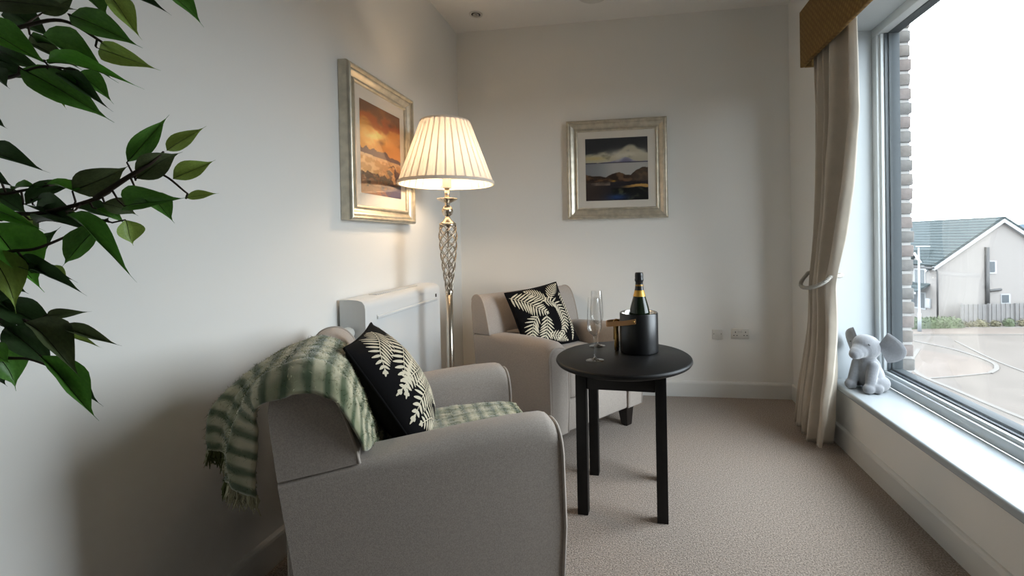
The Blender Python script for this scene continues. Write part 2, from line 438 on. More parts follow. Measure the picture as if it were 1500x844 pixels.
def kerb(pix, w=.13, m=M['kerb']):
    pts = cr([at_z(x, y, G) + Vector((0, 0, .034)) for x, y in pix], 6)
    vs = []; fs = []
    for i, p in enumerate(pts):
        t = (pts[min(i + 1, len(pts) - 1)] - pts[max(i - 1, 0)]).normalized(); n = Vector((-t.y, t.x, 0)) * w / 2
        vs += [p + n, p - n, p + n - Vector((0, 0, .12)), p - n - Vector((0, 0, .12))]
    for i in range(len(pts) - 1):
        a = i * 4; b = a + 4
        fs += [(a, a + 1, b + 1, b), (a + 1, a + 3, b + 3, b + 1), (a, b, b + 2, a + 2)]
    return obj('kerb', vs, fs, m, gd, False)
kerb([(1290, 481), (1400, 480.5), (1560, 479.5)], .25)
kerb([(1290, 491), (1420, 491), (1560, 490)], .14)
kerb([(1340, 500), (1400, 513), (1450, 530), (1460, 540), (1450, 547)], .18)
kerb([(1360, 555), (1400, 552), (1450, 547)], .1)
kerb([(1345, 512), (1335, 530), (1345, 548), (1400, 572), (1500, 614), (1600, 650)], .2)
kerb([(1400, 500), (1450, 525), (1500, 545), (1560, 566)], .12)

# house with its gable towards the viewer
hc = at_d(1373, 469, 32.6); hc.z = G
hs = empty('house', hc, YAW, 'cream roughcast house with grey tiled roof beyond the road', 'house')
HW, HE, HP, HL = 9.3, 4.25, 7.35, 15.0            # gable width, eaves, ridge, length
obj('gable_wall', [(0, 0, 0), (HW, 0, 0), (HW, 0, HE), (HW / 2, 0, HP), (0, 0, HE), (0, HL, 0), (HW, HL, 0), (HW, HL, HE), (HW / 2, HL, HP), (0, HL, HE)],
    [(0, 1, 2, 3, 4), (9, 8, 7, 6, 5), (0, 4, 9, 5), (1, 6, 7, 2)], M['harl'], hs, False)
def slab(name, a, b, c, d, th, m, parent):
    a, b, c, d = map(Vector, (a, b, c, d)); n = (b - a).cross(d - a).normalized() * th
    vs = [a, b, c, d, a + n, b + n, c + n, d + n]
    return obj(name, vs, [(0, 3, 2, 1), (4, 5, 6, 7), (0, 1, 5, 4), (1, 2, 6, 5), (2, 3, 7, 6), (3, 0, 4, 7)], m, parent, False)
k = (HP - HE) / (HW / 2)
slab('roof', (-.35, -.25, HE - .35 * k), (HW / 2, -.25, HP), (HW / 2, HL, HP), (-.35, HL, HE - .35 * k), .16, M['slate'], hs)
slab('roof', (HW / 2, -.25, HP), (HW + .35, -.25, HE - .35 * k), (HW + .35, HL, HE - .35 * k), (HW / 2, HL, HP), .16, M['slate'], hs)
for s in (0, 1):
    xa, xb = (-.35, HW / 2) if s == 0 else (HW + .35, HW / 2)
    za, zb = HE - .35 * k, HP
    vs = [(xa, -.27, za - .28), (xb, -.27, zb - .28), (xb, -.27, zb - .02), (xa, -.27, za - .02), (xa, 0, za - .28), (xb, 0, zb - .28), (xb, 0, zb - .02), (xa, 0, za - .02)]
    bmx = bmesh.new(); bv = [bmx.verts.new(v) for v in vs]
    for f in [(0, 1, 2, 3), (7, 6, 5, 4), (0, 4, 5, 1), (3, 2, 6, 7), (0, 3, 7, 4), (1, 5, 6, 2)]: bmx.faces.new([bv[i] for i in f])
    obj_bm('bargeboard', bmx, M['housewhite'], hs, False)
PXM = 32.6 / 663
def gx(px): return (px - 1373) * PXM
def gz(py): return (469 - py) * PXM
def house_window(x0, x1, z0, z1, axis):
    if axis == 'x': lo, hi, fr = (x0, -.04, z0), (x1, .02, z1), .1
    else: lo, hi, fr = (-.04, x0, z0), (.02, x1, z1), .1
    w = box('window', lo, hi, M['housewhite'], hs, bev=0)
    if axis == 'x':
        box('pane', (x0 + .06, -.06, z0 + .12), (x1 - .14, -.03, z1 - .06), M['houseglass'], w, bev=0)
    else:
        mid = (x0 + x1) / 2
        for a, b in ((x0 + .1, mid - .05), (mid + .05, x1 - .1)): box('pane', (-.06, a, z0 + .1), (-.03, b, z1 - .1), M['houseglass'], w, bev=0)
    return w
house_window(gx(1446), gx(1460), gz(400), gz(381), 'x')
house_window(gx(1466), gx(1480), gz(445), gz(430), 'x')
tube('drainpipe', [(gx(1445), -.1, 0), (gx(1445), -.1, gz(361))], .13, M['pipe'], hs, 8)
tube('drainpipe', [(gx(1445), -.1, gz(425)), (gx(1465), -.1, gz(423))], .09, M['pipe'], hs, 8)
tube('downpipe', [(-.25, .3, HE - .2), (.0, -.02, HE - .6), (-.02, -.06, HE - .7), (-.02, -.06, 0)], .06, M['pipe'], hs, 6)
box('gutter', (-.5, -.2, HE - .42), (-.34, HL, HE - .28), M['pipe'], hs, bev=.03)
house_window(1.0, 2.1, 2.45, 3.75, 'y')
house_window(1.0, 2.5, .7, 2.0, 'y')
# small gabled dormer and porch canopy on the street side
dm = obj('dormer', [(-.1, .8, 3.9), (-.1, 2.4, 3.9), (-.1, 1.6, 4.9), (2.2, .8, 3.9), (2.2, 2.4, 3.9), (2.2, 1.6, 4.9)], [(0, 1, 2), (0, 2, 5, 3), (1, 4, 5, 2), (3, 5, 4), (0, 3, 4, 1)], M['harl'], hs, False)
slab('dormer_roof', (-.3, .5, 3.7), (-.3, 1.6, 5.05), (2.4, 1.6, 5.05), (2.4, .5, 3.7), -.12, M['slate'], dm)
slab('dormer_roof', (-.3, 2.7, 3.7), (-.3, 1.6, 5.05), (2.4, 1.6, 5.05), (2.4, 2.7, 3.7), .12, M['slate'], dm)
slab('dormer_trim', (-.34, .45, 3.66), (-.34, 1.6, 5.0), (-.2, 1.6, 5.0), (-.2, .45, 3.66), .2, M['housewhite'], dm)
slab('canopy', (-1.2, .6, 2.1), (-1.2, 6, 2.1), (0, 6, 2.7), (0, .6, 2.7), .12, M['slate'], hs)
box('canopy_fascia', (-1.25, .55, 1.95), (-1.1, 6, 2.1), M['housewhite'], hs, bev=0)
box('meter_box', (-.15, .5, .9), (0, .9, 1.6), M['housewhite'], hs, bev=.01)
# fence in front of the gable: each bay of close boards, posts
fa = at_d(1409, 473, 31.3); fa.z = G
fe = empty('garden_fence', fa, YAW, 'weathered grey close boarded fence before the cream house', 'fence')
for b in range(40):
    box('board', (b * .16, -.02 if b % 2 else .01, .05), (b * .16 + .15, .02, 1.42 + random.uniform(-.02, .02)), M['fence'], fe, bev=0)
for b in range(4): box('post', (b * 1.85 - .05, -.1, 0), (b * 1.85 + .07, .05, 1.45), M['fence'], fe, bev=0)
for z in (.3, 1.15): box('rail', (0, .02, z), (6.4, .07, z + .1), M['fence'], fe, bev=0)
# hedge and shrubs
def leafy(name, px0, px1, py, d, h, wd, m, label, cat, group=None):
    a, b = at_d(px0, py, d), at_d(px1, py, d); a.z = b.z = G
    n = max(3, int((b - a).length * 6)); vs = []; fs = []
    for i in range(n + 1):
        p = a.lerp(b, i / n); e = min(1, i / 1.5, (n - i) / 1.5)
        for kk in range(9):
            an = PI * kk / 8
            off = r0 * 0 + Vector((-math.sin(YAW), math.cos(YAW), 0)) * (-math.cos(an) * wd / 2)
            hh = h * math.sin(an) ** .5 * (.35 + .65 * e)
            j = Vector((random.uniform(-1, 1), random.uniform(-1, 1), random.uniform(-.8, .8))) * .09
            vs.append(p + off * (.5 + .5 * e) + Vector((0, 0, hh)) + (j if 0 < kk < 8 else j * 0))
    for i in range(n):
        for kk in range(8): fs.append((i * 9 + kk, i * 9 + kk + 1, i * 9 + 10 + kk, i * 9 + 9 + kk))
    fs += [tuple(range(9)), tuple(n * 9 + q for q in range(9))[::-1]]
    bm = bmesh.new(); bv = [bm.verts.new(v) for v in vs]
    for f in fs: bm.faces.new([bv[i] for i in f])
    tris = [(f.calc_center_median().copy(), f.normal.copy()) for f in bm.faces if f.normal.z > -.5]
    for _ in range(int(60 * n)):     # leaf clumps standing off the mass
        c_, n_ = tris[random.randrange(len(tris))]
        c_ = c_ + Vector((random.uniform(-1, 1), random.uniform(-1, 1), random.uniform(-1, 1))) * .12
        d_ = Vector((random.uniform(-1, 1), random.uniform(-1, 1), random.uniform(-.2, 1))).normalized() * .10; e_ = d_.cross(Vector((random.uniform(-1, 1), random.uniform(-1, 1), random.uniform(-1, 1)))).normalized() * .05
        bm.faces.new([bm.verts.new(q) for q in (c_ - e_, c_ + d_, c_ + e_)])
    me_ = bpy.data.meshes.new(name); bm.to_mesh(me_); bm.free()
    o = link(name, me_, m, None, False); tag(o, label, cat, group); return o
leafy('hedge', 1318, 1408, 480, 30.6, .62, .9, M['hedge'], 'low clipped green hedge along the road edge', 'hedge')
for i, (a, b, h, lab) in enumerate(((1415, 1420, .3, 'small low shrub by the left end of the fence'), (1428, 1445, .42, 'wide yellowish shrub at the foot of the fence'),
                              (1454, 1462, .4, 'small round yellow shrub below the drainpipe'), (1473, 1483, .55, 'taller olive shrub at the fence near the small window'), (1494, 1515, .4, 'yellow shrub at the right end of the fence'))):
    leafy('shrub', a, b, 479, 30.6, h, .6, M['shrub'] if i != 3 else M['hedge'], lab, 'shrub', 'shrubs along the fence')
# street lamp
sl_p = at_d(1347, 483, 29.4); sl_p.z = G
sl = empty('street_lamp', sl_p, YAW, 'slim pale street lamp post in front of the house', 'street lamp')
tube('pole', [(0, 0, 0), (0, 0, 1.2), (0, 0, 1.25), (0, 0, 5.5)], [.11, .10, .065, .05], M['post'], sl, 8)
box('lamp_head', (-.15, -.09, 5.50), (.7, .09, 5.58), M['post'], sl, bev=.03)
# far hill
hl = [(420 + 30 * i, 900 + random.uniform(-4, 4), -5 + 55 * math.exp(-((i - 16) / 7.0) ** 2) + random.uniform(-2, 2)) for i in range(40)]
hv = [(x, y, -40) for x, y, z in hl] + hl + [(x, y + 120, -40) for x, y, z in hl]; nh = len(hl)
struct(obj('hill', hv, [(i, i + 1, nh + i + 1, nh + i) for i in range(nh - 1)] + [(nh + i, nh + i + 1, 2 * nh + i + 1, 2 * nh + i) for i in range(nh - 1)], M['hill']), 'hazy blue wooded hill on the horizon')

# ================================================================== armchairs
W2, AD, AT = .325, .63, .112                   # half width, depth, arm thickness
ARM_TOP = [(0, .499), (.1, .508), (.2, .519), (.3, .529), (.42, .537), (.54, .540), (.60, .537), (.622, .529), (.63, .514)]
def arm_section(x, s, shrink=0.0):
    zt = interp(ARM_TOP, x) - shrink; yo = W2 - shrink; yi = W2 - AT + shrink; zb = .115
    rh = interp([(0, .012), (.13, .014), (.2, .03), (.32, .058), (.63, .06)], x); rp = interp([(0, .35), (.16, .4), (.32, .72), (.63, .75)], x)
    pts = [(yo, zb), (yo, .25), (yo, zt - .075)]
    cy = (yo + yi) / 2; hw = (yo - yi) / 2
    for k in range(13):
        a = PI * k / 12
        pts.append((cy + hw * math.copysign(abs(math.cos(a)) ** rp, math.cos(a)), zt - rh + rh * math.sin(a) ** .8))
    pts += [(yi, zt - .075), (yi, .25), (yi, zb)]
    return [(x, s * y, z) for y, z in pts]
def rear_x(z): return .05 - .05 * (z - .115) / .39
def build_armchair(label, group):
    root = empty('armchair', (0, 0, 0), 0, label, 'armchair', group)
    for s in (1, -1):
        rows = []
        xs = [0, .05, .1, .16, .22, .28, .34, .4, .46, .52, .57, .6, .618, .63]
        for x in xs:
            sec = arm_section(x, s)
            t = x / AD
            rows.append([(px + (rear_x(z) * (1 - t) if t < .3 else rear_x(z) * (1 - t)) + .012 * math.sin(PI * min(1, max(0, (z - .1) / .42))) * t, y, z) for px, y, z in sec])
        for sh, dx in ((.004, .006), (.012, .008)):
            rows.append([(px + dx + .012 * math.sin(PI * min(1, max(0, (z - .1) / .42))), y, z) for px, y, z in arm_section(.63, s, sh)])
        n = len(rows[0]); bm = bmesh.new(); bv = [[bm.verts.new(p) for p in r] for r in rows]
        for i in range(len(rows) - 1):
            for kk in range(n): bm.faces.new((bv[i][kk], bv[i][(kk + 1) % n], bv[i + 1][(kk + 1) % n], bv[i + 1][kk]))
        bm.faces.new(bv[0]); bm.faces.new(bv[-1][::-1])
        a = obj_bm('arm', bm, M['fabric'], root); sharp_smooth(a, 60); flat_caps(a)
        pip = [Vector(p) + Vector((.004, s * .001, .0)) for p in rows[-3]]
        tube('piping', pip, .005, M['piping'], a, 6)
    # backrest shell that sits on the arms, full width
    prof = [(0.0, .500), (-.005, .55), (-.010, .60)] + [(p.x, p.z) for p in cr([(-.014, 0, .65), (-.008, 0, .682), (.010, 0, .703), (.04, 0, .713), (.07, 0, .708), (.096, 0, .688), (.118, 0, .65), (.136, 0, .60), (.150, 0, .55), (.158, 0, .511)], 3)] + [(.1, .506), (.05, .503)]
    cxm, czm = .065, .6
    rows = []
    for y, sc in ((-W2 + .0, .975), (-W2 + .002, .992), (-W2 + .007, 1), (-.2, 1.0), (-.1, 1.006), (0, 1.01), (.1, 1.006), (.2, 1), (W2 - .007, 1), (W2 - .002, .992), (W2, .975)):
        rows.append([(cxm + (x - cxm) * sc, y, czm + (z - czm) * (sc if z > .55 else min(sc, 1))) for x, z in prof])
    bm = bmesh.new(); bv = [[bm.verts.new(p) for p in r] for r in rows]; n = len(prof)
    for i in range(len(rows) - 1):
        for kk in range(n): bm.faces.new((bv[i][kk], bv[i][(kk + 1) % n], bv[i + 1][(kk + 1) % n], bv[i + 1][kk]))
    bm.faces.new(bv[0]); bm.faces.new(bv[-1][::-1])
    bk = obj_bm('backrest', bm, M['fabric'], root); sharp_smooth(bk, 55); flat_caps(bk)
    for s in (1, -1):
        tube('piping', [Vector((x, s * (W2 - .003), z)) for x, z in prof[6:31]], .0042, M['piping'], bk, 6)
    box('back_panel', (.004, -W2 + AT - .01, .115), (.17, W2 - AT + .01, .52), M['fabric'], root, bev=.02, seg=3)
    box('rear_cover', (.012, -W2 + .01, .118), (.05, W2 - .01, .5), M['fabric'], root, bev=.01)
    box('seat_base', (.05, -W2 + AT - .004, .112), (.632, W2 - AT + .004, .262), M['fabric'], root, bev=.012, seg=3)
    # cushion with a slightly domed top
    bm = bmesh.new(); bm_box(bm, (.14, -W2 + AT + .003, .258), (.636, W2 - AT - .003, .415), .03, 4)
    bmesh.ops.subdivide_edges(bm, edges=[e for e in bm.edges if e.calc_length() > .1], cuts=6, use_grid_fill=True)
    for v in bm.verts:
        if v.co.z > .38: v.co.z += .018 * max(0, 1 - ((v.co.x - .39) / .26) ** 2) * max(0, 1 - (v.co.y / .22) ** 2)
    cu = obj_bm('seat_cushion', bm, M['fabric'], root); sharp_smooth(cu, 60)
    yy = W2 - AT - .004
    for z in (.270, .405): tube('piping', [(.3, -yy, z), (.60, -yy, z), (.632, -yy + .03, z), (.634, 0, z), (.632, yy - .03, z), (.60, yy, z), (.3, yy, z)], .0035, M['piping'], cu, 6)
    for x, dx in ((.575, .006), (.085, -.01)):
        for s in (1, -1):
            bm = bmesh.new(); bm_box(bm, (-.034, -.034, 0), (.034, .034, .125))
            for v in bm.verts:
                if v.co.z < .01: v.co.x = v.co.x * .62 + dx; v.co.y = v.co.y * .62
            bmesh.ops.bevel(bm, geom=list(bm.edges), offset=.003, segments=2, affect='EDGES')
            o = obj_bm('leg', bm, M['legwood'], root, False); sharp_smooth(o); o.location = (x, s * .262, 0)
    return root
CH1, CH2 = (-.897, 1.130, 0), (-.642, 2.622, 0)
A1, A2 = .513, -.690
grp = 'pair of matching armchairs'
ch_near = build_armchair('grey beige armchair in front, with green plaid throw over its back', grp)
ch_near.location = CH1; ch_near.rotation_euler = (0, 0, A1)
ch_far = copy_tree(ch_near)
ch_far['label'] = 'grey beige armchair behind the black table, without a throw'
ch_far.location = CH2; ch_far.rotation_euler = (0, 0, A2)

# ================================================================== fern cushions
def pillow(name, size, thick, label, group, fronds, seed):
    root = empty(name, (0, 0, 0), 0, label, 'cushion', group)
    S = size / 2; rnd = random.Random(seed)
    def P(u, v, side):
        # u,v in -1..1; local x = right, z = up, -y = front
        inset = 1 - .05 * (1 - abs(v) ** 2) * abs(u) ** 3
        inset2 = 1 - .05 * (1 - abs(u) ** 2) * abs(v) ** 3
        h = max(0, (1 - u * u)) ** .55 * max(0, (1 - v * v)) ** .55
        h = thick / 2 * h * (1 + .05 * math.sin(5 * u + seed) * math.sin(4 * v))
        return Vector((u * S * inset, (-h if side > 0 else h), v * S * inset2))
    N = 28
    g = [math.sin(PI / 2 * (-1 + 2 * i / N)) for i in range(N + 1)]
    vs = []; fs = []
    for side in (1, -1):
        base = len(vs)
        for j in range(N + 1):
            for i in range(N + 1): vs.append(P(g[i], g[j], side))
        for j in range(N):
            for i in range(N):
                a = base + j * (N + 1) + i; f = (a, a + 1, a + N + 2, a + N + 1); fs.append(f if side > 0 else f[::-1])
    bm = bmesh.new(); bv = [bm.verts.new(v) for v in vs]
    for f in fs: bm.faces.new([bv[i] for i in f])
    bmesh.ops.remove_doubles(bm, verts=bm.verts, dist=1e-5)
    cv = obj_bm('cover', bm, M['cushion'], root)
    rim = []
    for k in range(4):
        for i in range(24):
            t = -1 + 2 * i / 24
            u, v = ((t, -1), (1, t), (-t, 1), (-1, -t))[k]; rim.append(P(u, v, 1))
    tube('piping', rim, .0035, M['cushion'], cv, 6, True)
    def Q(u, v):
        u = max(-.985, min(.985, u)); v = max(-.985, min(.985, v))
        p = P(u, v, 1); e = .01
        n = (P(u, v + e, 1) - P(u, v - e, 1)).cross(P(u + e, v, 1) - P(u - e, v, 1))
        n = -n.normalized() if n.y > 0 else n.normalized()
        if n.y > 0: n = -n
        return p + n * .0016
    for pts, width, nl in fronds:
        nl = int(nl * 1.05)
        cur = cr([Vector((a, b, 0)) for a, b in pts], 12)
        L = [0]
        for a, b in zip(cur, cur[1:]): L.append(L[-1] + (b - a).length)
        def atL(t):
            d = t * L[-1]
            for i in range(len(L) - 1):
                if L[i + 1] >= d: return cur[i].lerp(cur[i + 1], (d - L[i]) / max(1e-6, L[i + 1] - L[i])), (cur[min(i + 1, len(cur) - 1)] - cur[i]).normalized()
            return cur[-1], (cur[-1] - cur[-2]).normalized()
        vs = []; fs = []
        def strip(a, b, w):
            d = b - a; n = Vector((-d.y, d.x, 0)).normalized() * w; base = len(vs); K = 5
            for i in range(K + 1):
                t = i / K; ww = math.sin(PI * min(.97, max(.04, t ** .75))) ** .6
                c = a + d * t
                for sg in (-1, 1):
                    q = c + n * ww * sg; vs.append(Q(q.x, q.y))
                if i: fs.append((base + 2 * i - 2, base + 2 * i - 1, base + 2 * i + 1, base + 2 * i))
        # stem
        for i in range(len(cur) - 1):
            a, b = cur[i], cur[i + 1]; n = Vector((-(b - a).y, (b - a).x, 0)).normalized() * .007; base = len(vs)
            for q in (a - n, a + n, b + n, b - n): vs.append(Q(q.x, q.y))
            fs.append((base, base + 1, base + 2, base + 3))
        for i in range(nl):
            t = (i + .5) / nl
            p, d = atL(t); n = Vector((-d.y, d.x, 0))
            ln = width * math.sin(PI * (.12 + .86 * t)) ** .7 * (1.0 - .55 * t) * 1.3
            for sg in (-1, 1):
                e = p + (n * sg * .86 + d * .62) * ln
                if max(abs(e.x), abs(e.y)) > 1.0: e = p + (e - p) * .6
                strip(p, e, L[-1] / nl * .25)
        strip(atL(.93)[0], atL(1)[0] + atL(1)[1] * .03, .025)
        obj('fern_frond', vs, fs, M['fern'], cv, False)
    return root
FR_FAR = [([(-.96, .80), (-.55, .52), (-.28, .22), (-.02, .02)], .36, 13), ([(.12, .42), (-.1, .62), (-.42, .9)], .27, 9), ([(.24, .46), (.5, .7), (.92, .93)], .21, 9),
          ([(-.02, .4), (.35, .3), (.52, -.05), (.45, -.5), (.1, -.82)], .25, 18), ([(-.38, .02), (-.62, -.18), (-.8, -.62)], .26, 9), ([(-.1, -.02), (-.22, -.4), (-.5, -.86)], .28, 10),
          ([(.82, .62), (.86, .1), (.84, -.4), (.7, -.92)], .17, 18), ([(-.2, -.6), (.15, -.72), (.5, -.92)], .18, 9)]
FR_NEAR = [([(.2, .95), (-.2, .8), (-.62, .62), (-.85, .35)], .3, 13), ([(.8, .5), (.2, .45), (-.35, .25), (-.8, -.1)], .34, 15), ([(.5, -.05), (.0, .0), (-.45, .05), (-.88, .02)], .26, 13),
           ([(.6, -.35), (.0, -.32), (-.5, -.3), (-.92, -.42)], .3, 14), ([(-.2, -.95), (-.4, -.7), (-.82, -.55)], .24, 9), ([(.3, -.95), (.3, -.7), (.1, -.42)], .26, 9), ([(.95, -.8), (.75, -.3), (.8, .3), (.9, .9)], .26, 15)]
cg = 'black cushions with fern embroidery'
pn = pillow('cushion', .36, .15, 'black fern cushion seen edge on, leaning on the plaid throw', cg, FR_NEAR, 1)
pf = pillow('cushion', .36, .13, 'black fern cushion facing out on the armchair behind the table', cg, FR_FAR, 2)
def chair_mtx(loc, ang): return Matrix.Translation(loc) @ Matrix.Rotation(ang, 4, 'Z')
# pillow local -y = front; chair forward = +x  ->  rotate so that -y maps to +x
def seat_pillow(p, loc, ang, x, y, z, lean, twist, roll):
    p.matrix_world = chair_mtx(loc, ang) @ Matrix.Translation((x, y, z)) @ Matrix.Rotation(PI / 2 + twist, 4, 'Z') @ Matrix.Rotation(-lean, 4, 'X') @ Matrix.Rotation(roll, 4, 'Y')
seat_pillow(pn, CH1, A1, .238, -.02, .588, math.radians(31), math.radians(-8), math.radians(0))
seat_pillow(pf, CH2, A2, .250, -.035, .578, math.radians(26), math.radians(-4), math.radians(-6))

# ================================================================== plaid throw over the near chair
def plaid(s, y):
    """s = metres along the throw, y = metres across"""
    def band(v, per, duty, soft):
        ph = (v / per) % 1.0; d = abs(ph - .5) * 2
        return max(0, min(1, (duty - d) / soft + .5))
    a = band(s, .041, .46, .32); b = band(y + .02, .060, .36, .35)
    cream = np.array(srgb(196, 190, 160)[:3]); green = np.array(srgb(70, 86, 56)[:3]); mid = np.array(srgb(158, 158, 126)[:3])
    c = cream * (1 - b) + mid * b
    g = green * (1 - .35 * (1 - b))
    g = green * b + (green * .82 + mid * .18) * (1 - b)
    return c * (1 - a) + g * a
def sm0(a, b, x):
    x = max(0, min(1, (x - a) / (b - a))); return x * x * (3 - 2 * x)
def build_throw():
    # centre line in chair x,z : seat front -> backrest -> over the top -> hanging behind
    path = cr([Vector((.628, 0, .432)), Vector((.58, 0, .446)), Vector((.46, 0, .452)), Vector((.32, 0, .448)), Vector((.225, 0, .456)), Vector((.190, 0, .50)), Vector((.172, 0, .57)),
               Vector((.152, 0, .645)), Vector((.120, 0, .714)), Vector((.062, 0, .748)), Vector((.0, 0, .735)), Vector((-.034, 0, .695)), Vector((-.042, 0, .64)), Vector((-.048, 0, .58)), Vector((-.052, 0, .53)), Vector((-.056, 0, .475))], 9)
    L = [0]
    for a, b in zip(path, path[1:]): L.append(L[-1] + (b - a).length)
    tot = L[-1]; NY = 90; n = len(path)
    near = [(0, -.15), (.25, -.19), (.40, -.205), (.46, -.26), (.52, -.345), (.62, -.362), (.74, -.358), (.82, -.33), (1, -.30)]
    farr = [(0, .10), (.3, .11), (.42, .09), (.52, .03), (.62, -.03), (.7, -.05), (.8, -.05), (1, -.03)]
    vs = []; cols = []; grid = []
    for i, p in enumerate(path):
        t = L[i] / tot; a, b = interp(near, t), interp(farr, t)
        tg = (path[min(i + 1, n - 1)] - path[max(i - 1, 0)]).normalized(); nr = Vector((tg.z, 0, -tg.x)) * -1
        if nr.z < 0 and t < .75: nr = -nr
        row = []
        for j in range(NY + 1):
            q = j / NY; y = a + (b - a) * q
            k = max(0, min(1, (t - .72) / .22)); k = k * k * (3 - 2 * k)
            w = abs(mnoise.noise(Vector((q * 5, L[i] * 9, 1.3)))) * .008 + mnoise.noise(Vector((q * 22, L[i] * 45, 4.3))) * .003
            pos = Vector((p.x, y, p.z)) + (Vector((-1, 0, 0)) if t > .72 else nr) * w
            pos.x -= k * (.125 * q ** .9 + .026 * math.sin(q * 2 * PI * 1.9 - .3) + .012 * math.sin(q * 2 * PI * 4.3))
            pos.y += k * .014 * math.cos(q * 2 * PI * 1.9)
            pos.z += k * (.045 * q + .010 * math.sin(q * 11))
            # edge droops over the side of the backrest
            if t > .42 and q < .17:
                g_ = 1 - q / .17; pos.z -= .060 * g_ ** 2.2 * sm0(.42, .52, t) * (1 - .7 * sm0(.72, .85, t)); pos.y += .012 * g_
            vs.append(pos); row.append(y - a)
            cols.append(tuple(plaid(L[i] + .004 * mnoise.noise(Vector((q * 30, i * .3, 0))), y - interp(near, .6)) * (1 + .10 * mnoise.noise(Vector((q * 40, L[i] * 90, 2))))) + (1,))
    fs = [(i * (NY + 1) + j, i * (NY + 1) + j + 1, (i + 1) * (NY + 1) + j + 1, (i + 1) * (NY + 1) + j) for i in range(n - 1) for j in range(NY)]
    return vs, fs, cols, n, NY
tv, tf, tc_, tn, tny = build_throw()
th = empty('throw_blanket', CH1, A1, 'fringed green and cream plaid mohair throw over the front armchair back', 'throw blanket')
cl = obj('woven_cloth', tv, tf, M['throw'], th); set_col(cl.data, tc_)
sm = cl.modifiers.new('thick', 'SOLIDIFY'); sm.thickness = .006; sm.offset = 0
# loose mohair fibres standing off the cloth, and the fringe at the hem
def fibres():
    rnd = random.Random(3); vs = []; fs = []; cols = []
    me = cl.data; polys = list(me.polygons)
    for i in range(22000):
        p = polys[rnd.randrange(len(polys))]; c = Vector(p.center); nn = Vector(p.normal)
        if rnd.random() < .5: nn = -nn
        d = Vector((rnd.uniform(-1, 1), rnd.uniform(-1, 1), rnd.uniform(-1, 1))); d = (d - nn * d.dot(nn)).normalized() * .8 + nn * .55
        ln = rnd.uniform(.005, .013); w = d.cross(Vector((rnd.uniform(-1, 1), rnd.uniform(-1, 1), rnd.uniform(-1, 1)))).normalized() * .0006
        b = len(vs); c += nn * .002 + Vector((rnd.uniform(-1, 1), rnd.uniform(-1, 1), 0)) * .003
        vs += [c - w, c + w, c + d * ln]; fs.append((b, b + 1, b + 2))
        col = tc_[p.vertices[0]]; k = rnd.uniform(.85, 1.25); cols += [(col[0] * k, col[1] * k, col[2] * k, 1)] * 3
    o = obj('mohair_fibres', vs, fs, M['fibre'], th, False); set_col(o.data, cols); tag(o, kind='stuff')
    vs = []; fs = []; cols = []
    for j in range(tny * 5 + 1):
        q = j / (tny * 5) * tny; j0 = min(int(q), tny - 1); f = q - j0
        a = Vector(tv[(tn - 1) * (tny + 1) + j0]).lerp(Vector(tv[(tn - 1) * (tny + 1) + j0 + 1]), f)
        col = tc_[(tn - 1) * (tny + 1) + j0]
        dark = (q / tny) % .36 > .22
        cc = srgb(84, 88, 56) if dark else srgb(176, 172, 144)
        pts = [a + Vector((0, 0, .004)), a + Vector((rnd.uniform(-.008, .008), rnd.uniform(-.006, .006), -.014)), a + Vector((rnd.uniform(-.010, .010), rnd.uniform(-.008, .008), -rnd.uniform(.022, .042)))]
        tvv, tff = tube_data(pts, [.0026, .0022, .0008], 4); b = len(vs)
        vs += tvv; fs += [tuple(i + b for i in ff) for ff in tff]; cols += [cc] * len(tvv)
    o = obj('fringe', vs, fs, M['fibre'], th); set_col(o.data, cols); tag(o, kind='stuff')
fibres()

# ================================================================== round table and what stands on it
TZ = .545
TC = Vector((-.027, 1.772, 0)); TA = math.radians(-4.2)
tb = empty('side_table', TC, TA, 'round black wooden side table with four square legs', 'table')
R_ = .262
lathe('table_top', [(0, TZ - .022), (R_ - .012, TZ - .022), (R_ - .004, TZ - .018), (R_, TZ - .011), (R_ - .002, TZ - .004), (R_ - .008, TZ), (0, TZ)], M['black'], tb, 96, sharp=60)
for sx in (1, -1):
    for sy in (1, -1):
        box('leg', (sx * .142 - .0195, sy * .140 - .0195, 0), (sx * .142 + .0195, sy * .140 + .0195, TZ - .022), M['black'], tb, bev=.002)
for sy in (1, -1): box('apron', (-.1225, sy * .142 - .009, TZ - .088), (.1225, sy * .142 + .009, TZ - .022), M['black'], tb, bev=.002)
for sx in (1, -1): box('apron', (sx * .144 - .009, -.1205, TZ - .088), (sx * .144 + .009, .1205, TZ - .022), M['black'], tb, bev=.002)

def flute(p, label):
    r = empty('champagne_flute', (p.x, p.y, TZ), 0, label, 'glass', 'pair of champagne flutes')
    lathe('foot', [(0, 0), (.0335, 0), (.0345, .001), (.033, .0022), (.02, .004), (.006, .0075), (.0036, .012), (0, .012)], M['glass'], r, 36, sharp=80)
    lathe('stem', [(0, .0085), (.0036, .012), (.0032, .03), (.0032, .075), (.004, .088), (.0065, .094), (0, .0935)], M['glass'], r, 20, sharp=80)
    lathe('bowl', [(0, .092), (.006, .0935), (.016, .101), (.0245, .112), (.0275, .125), (.0275, .145), (.0255, .185), (.0222, .236)], M['glass'], r, 40, sharp=80)
    return r
flute(at_z(871.6, 528, TZ), 'clear champagne flute nearer the front edge of the black table')
flute(at_z(875, 507, TZ), 'clear champagne flute standing behind the other flute')

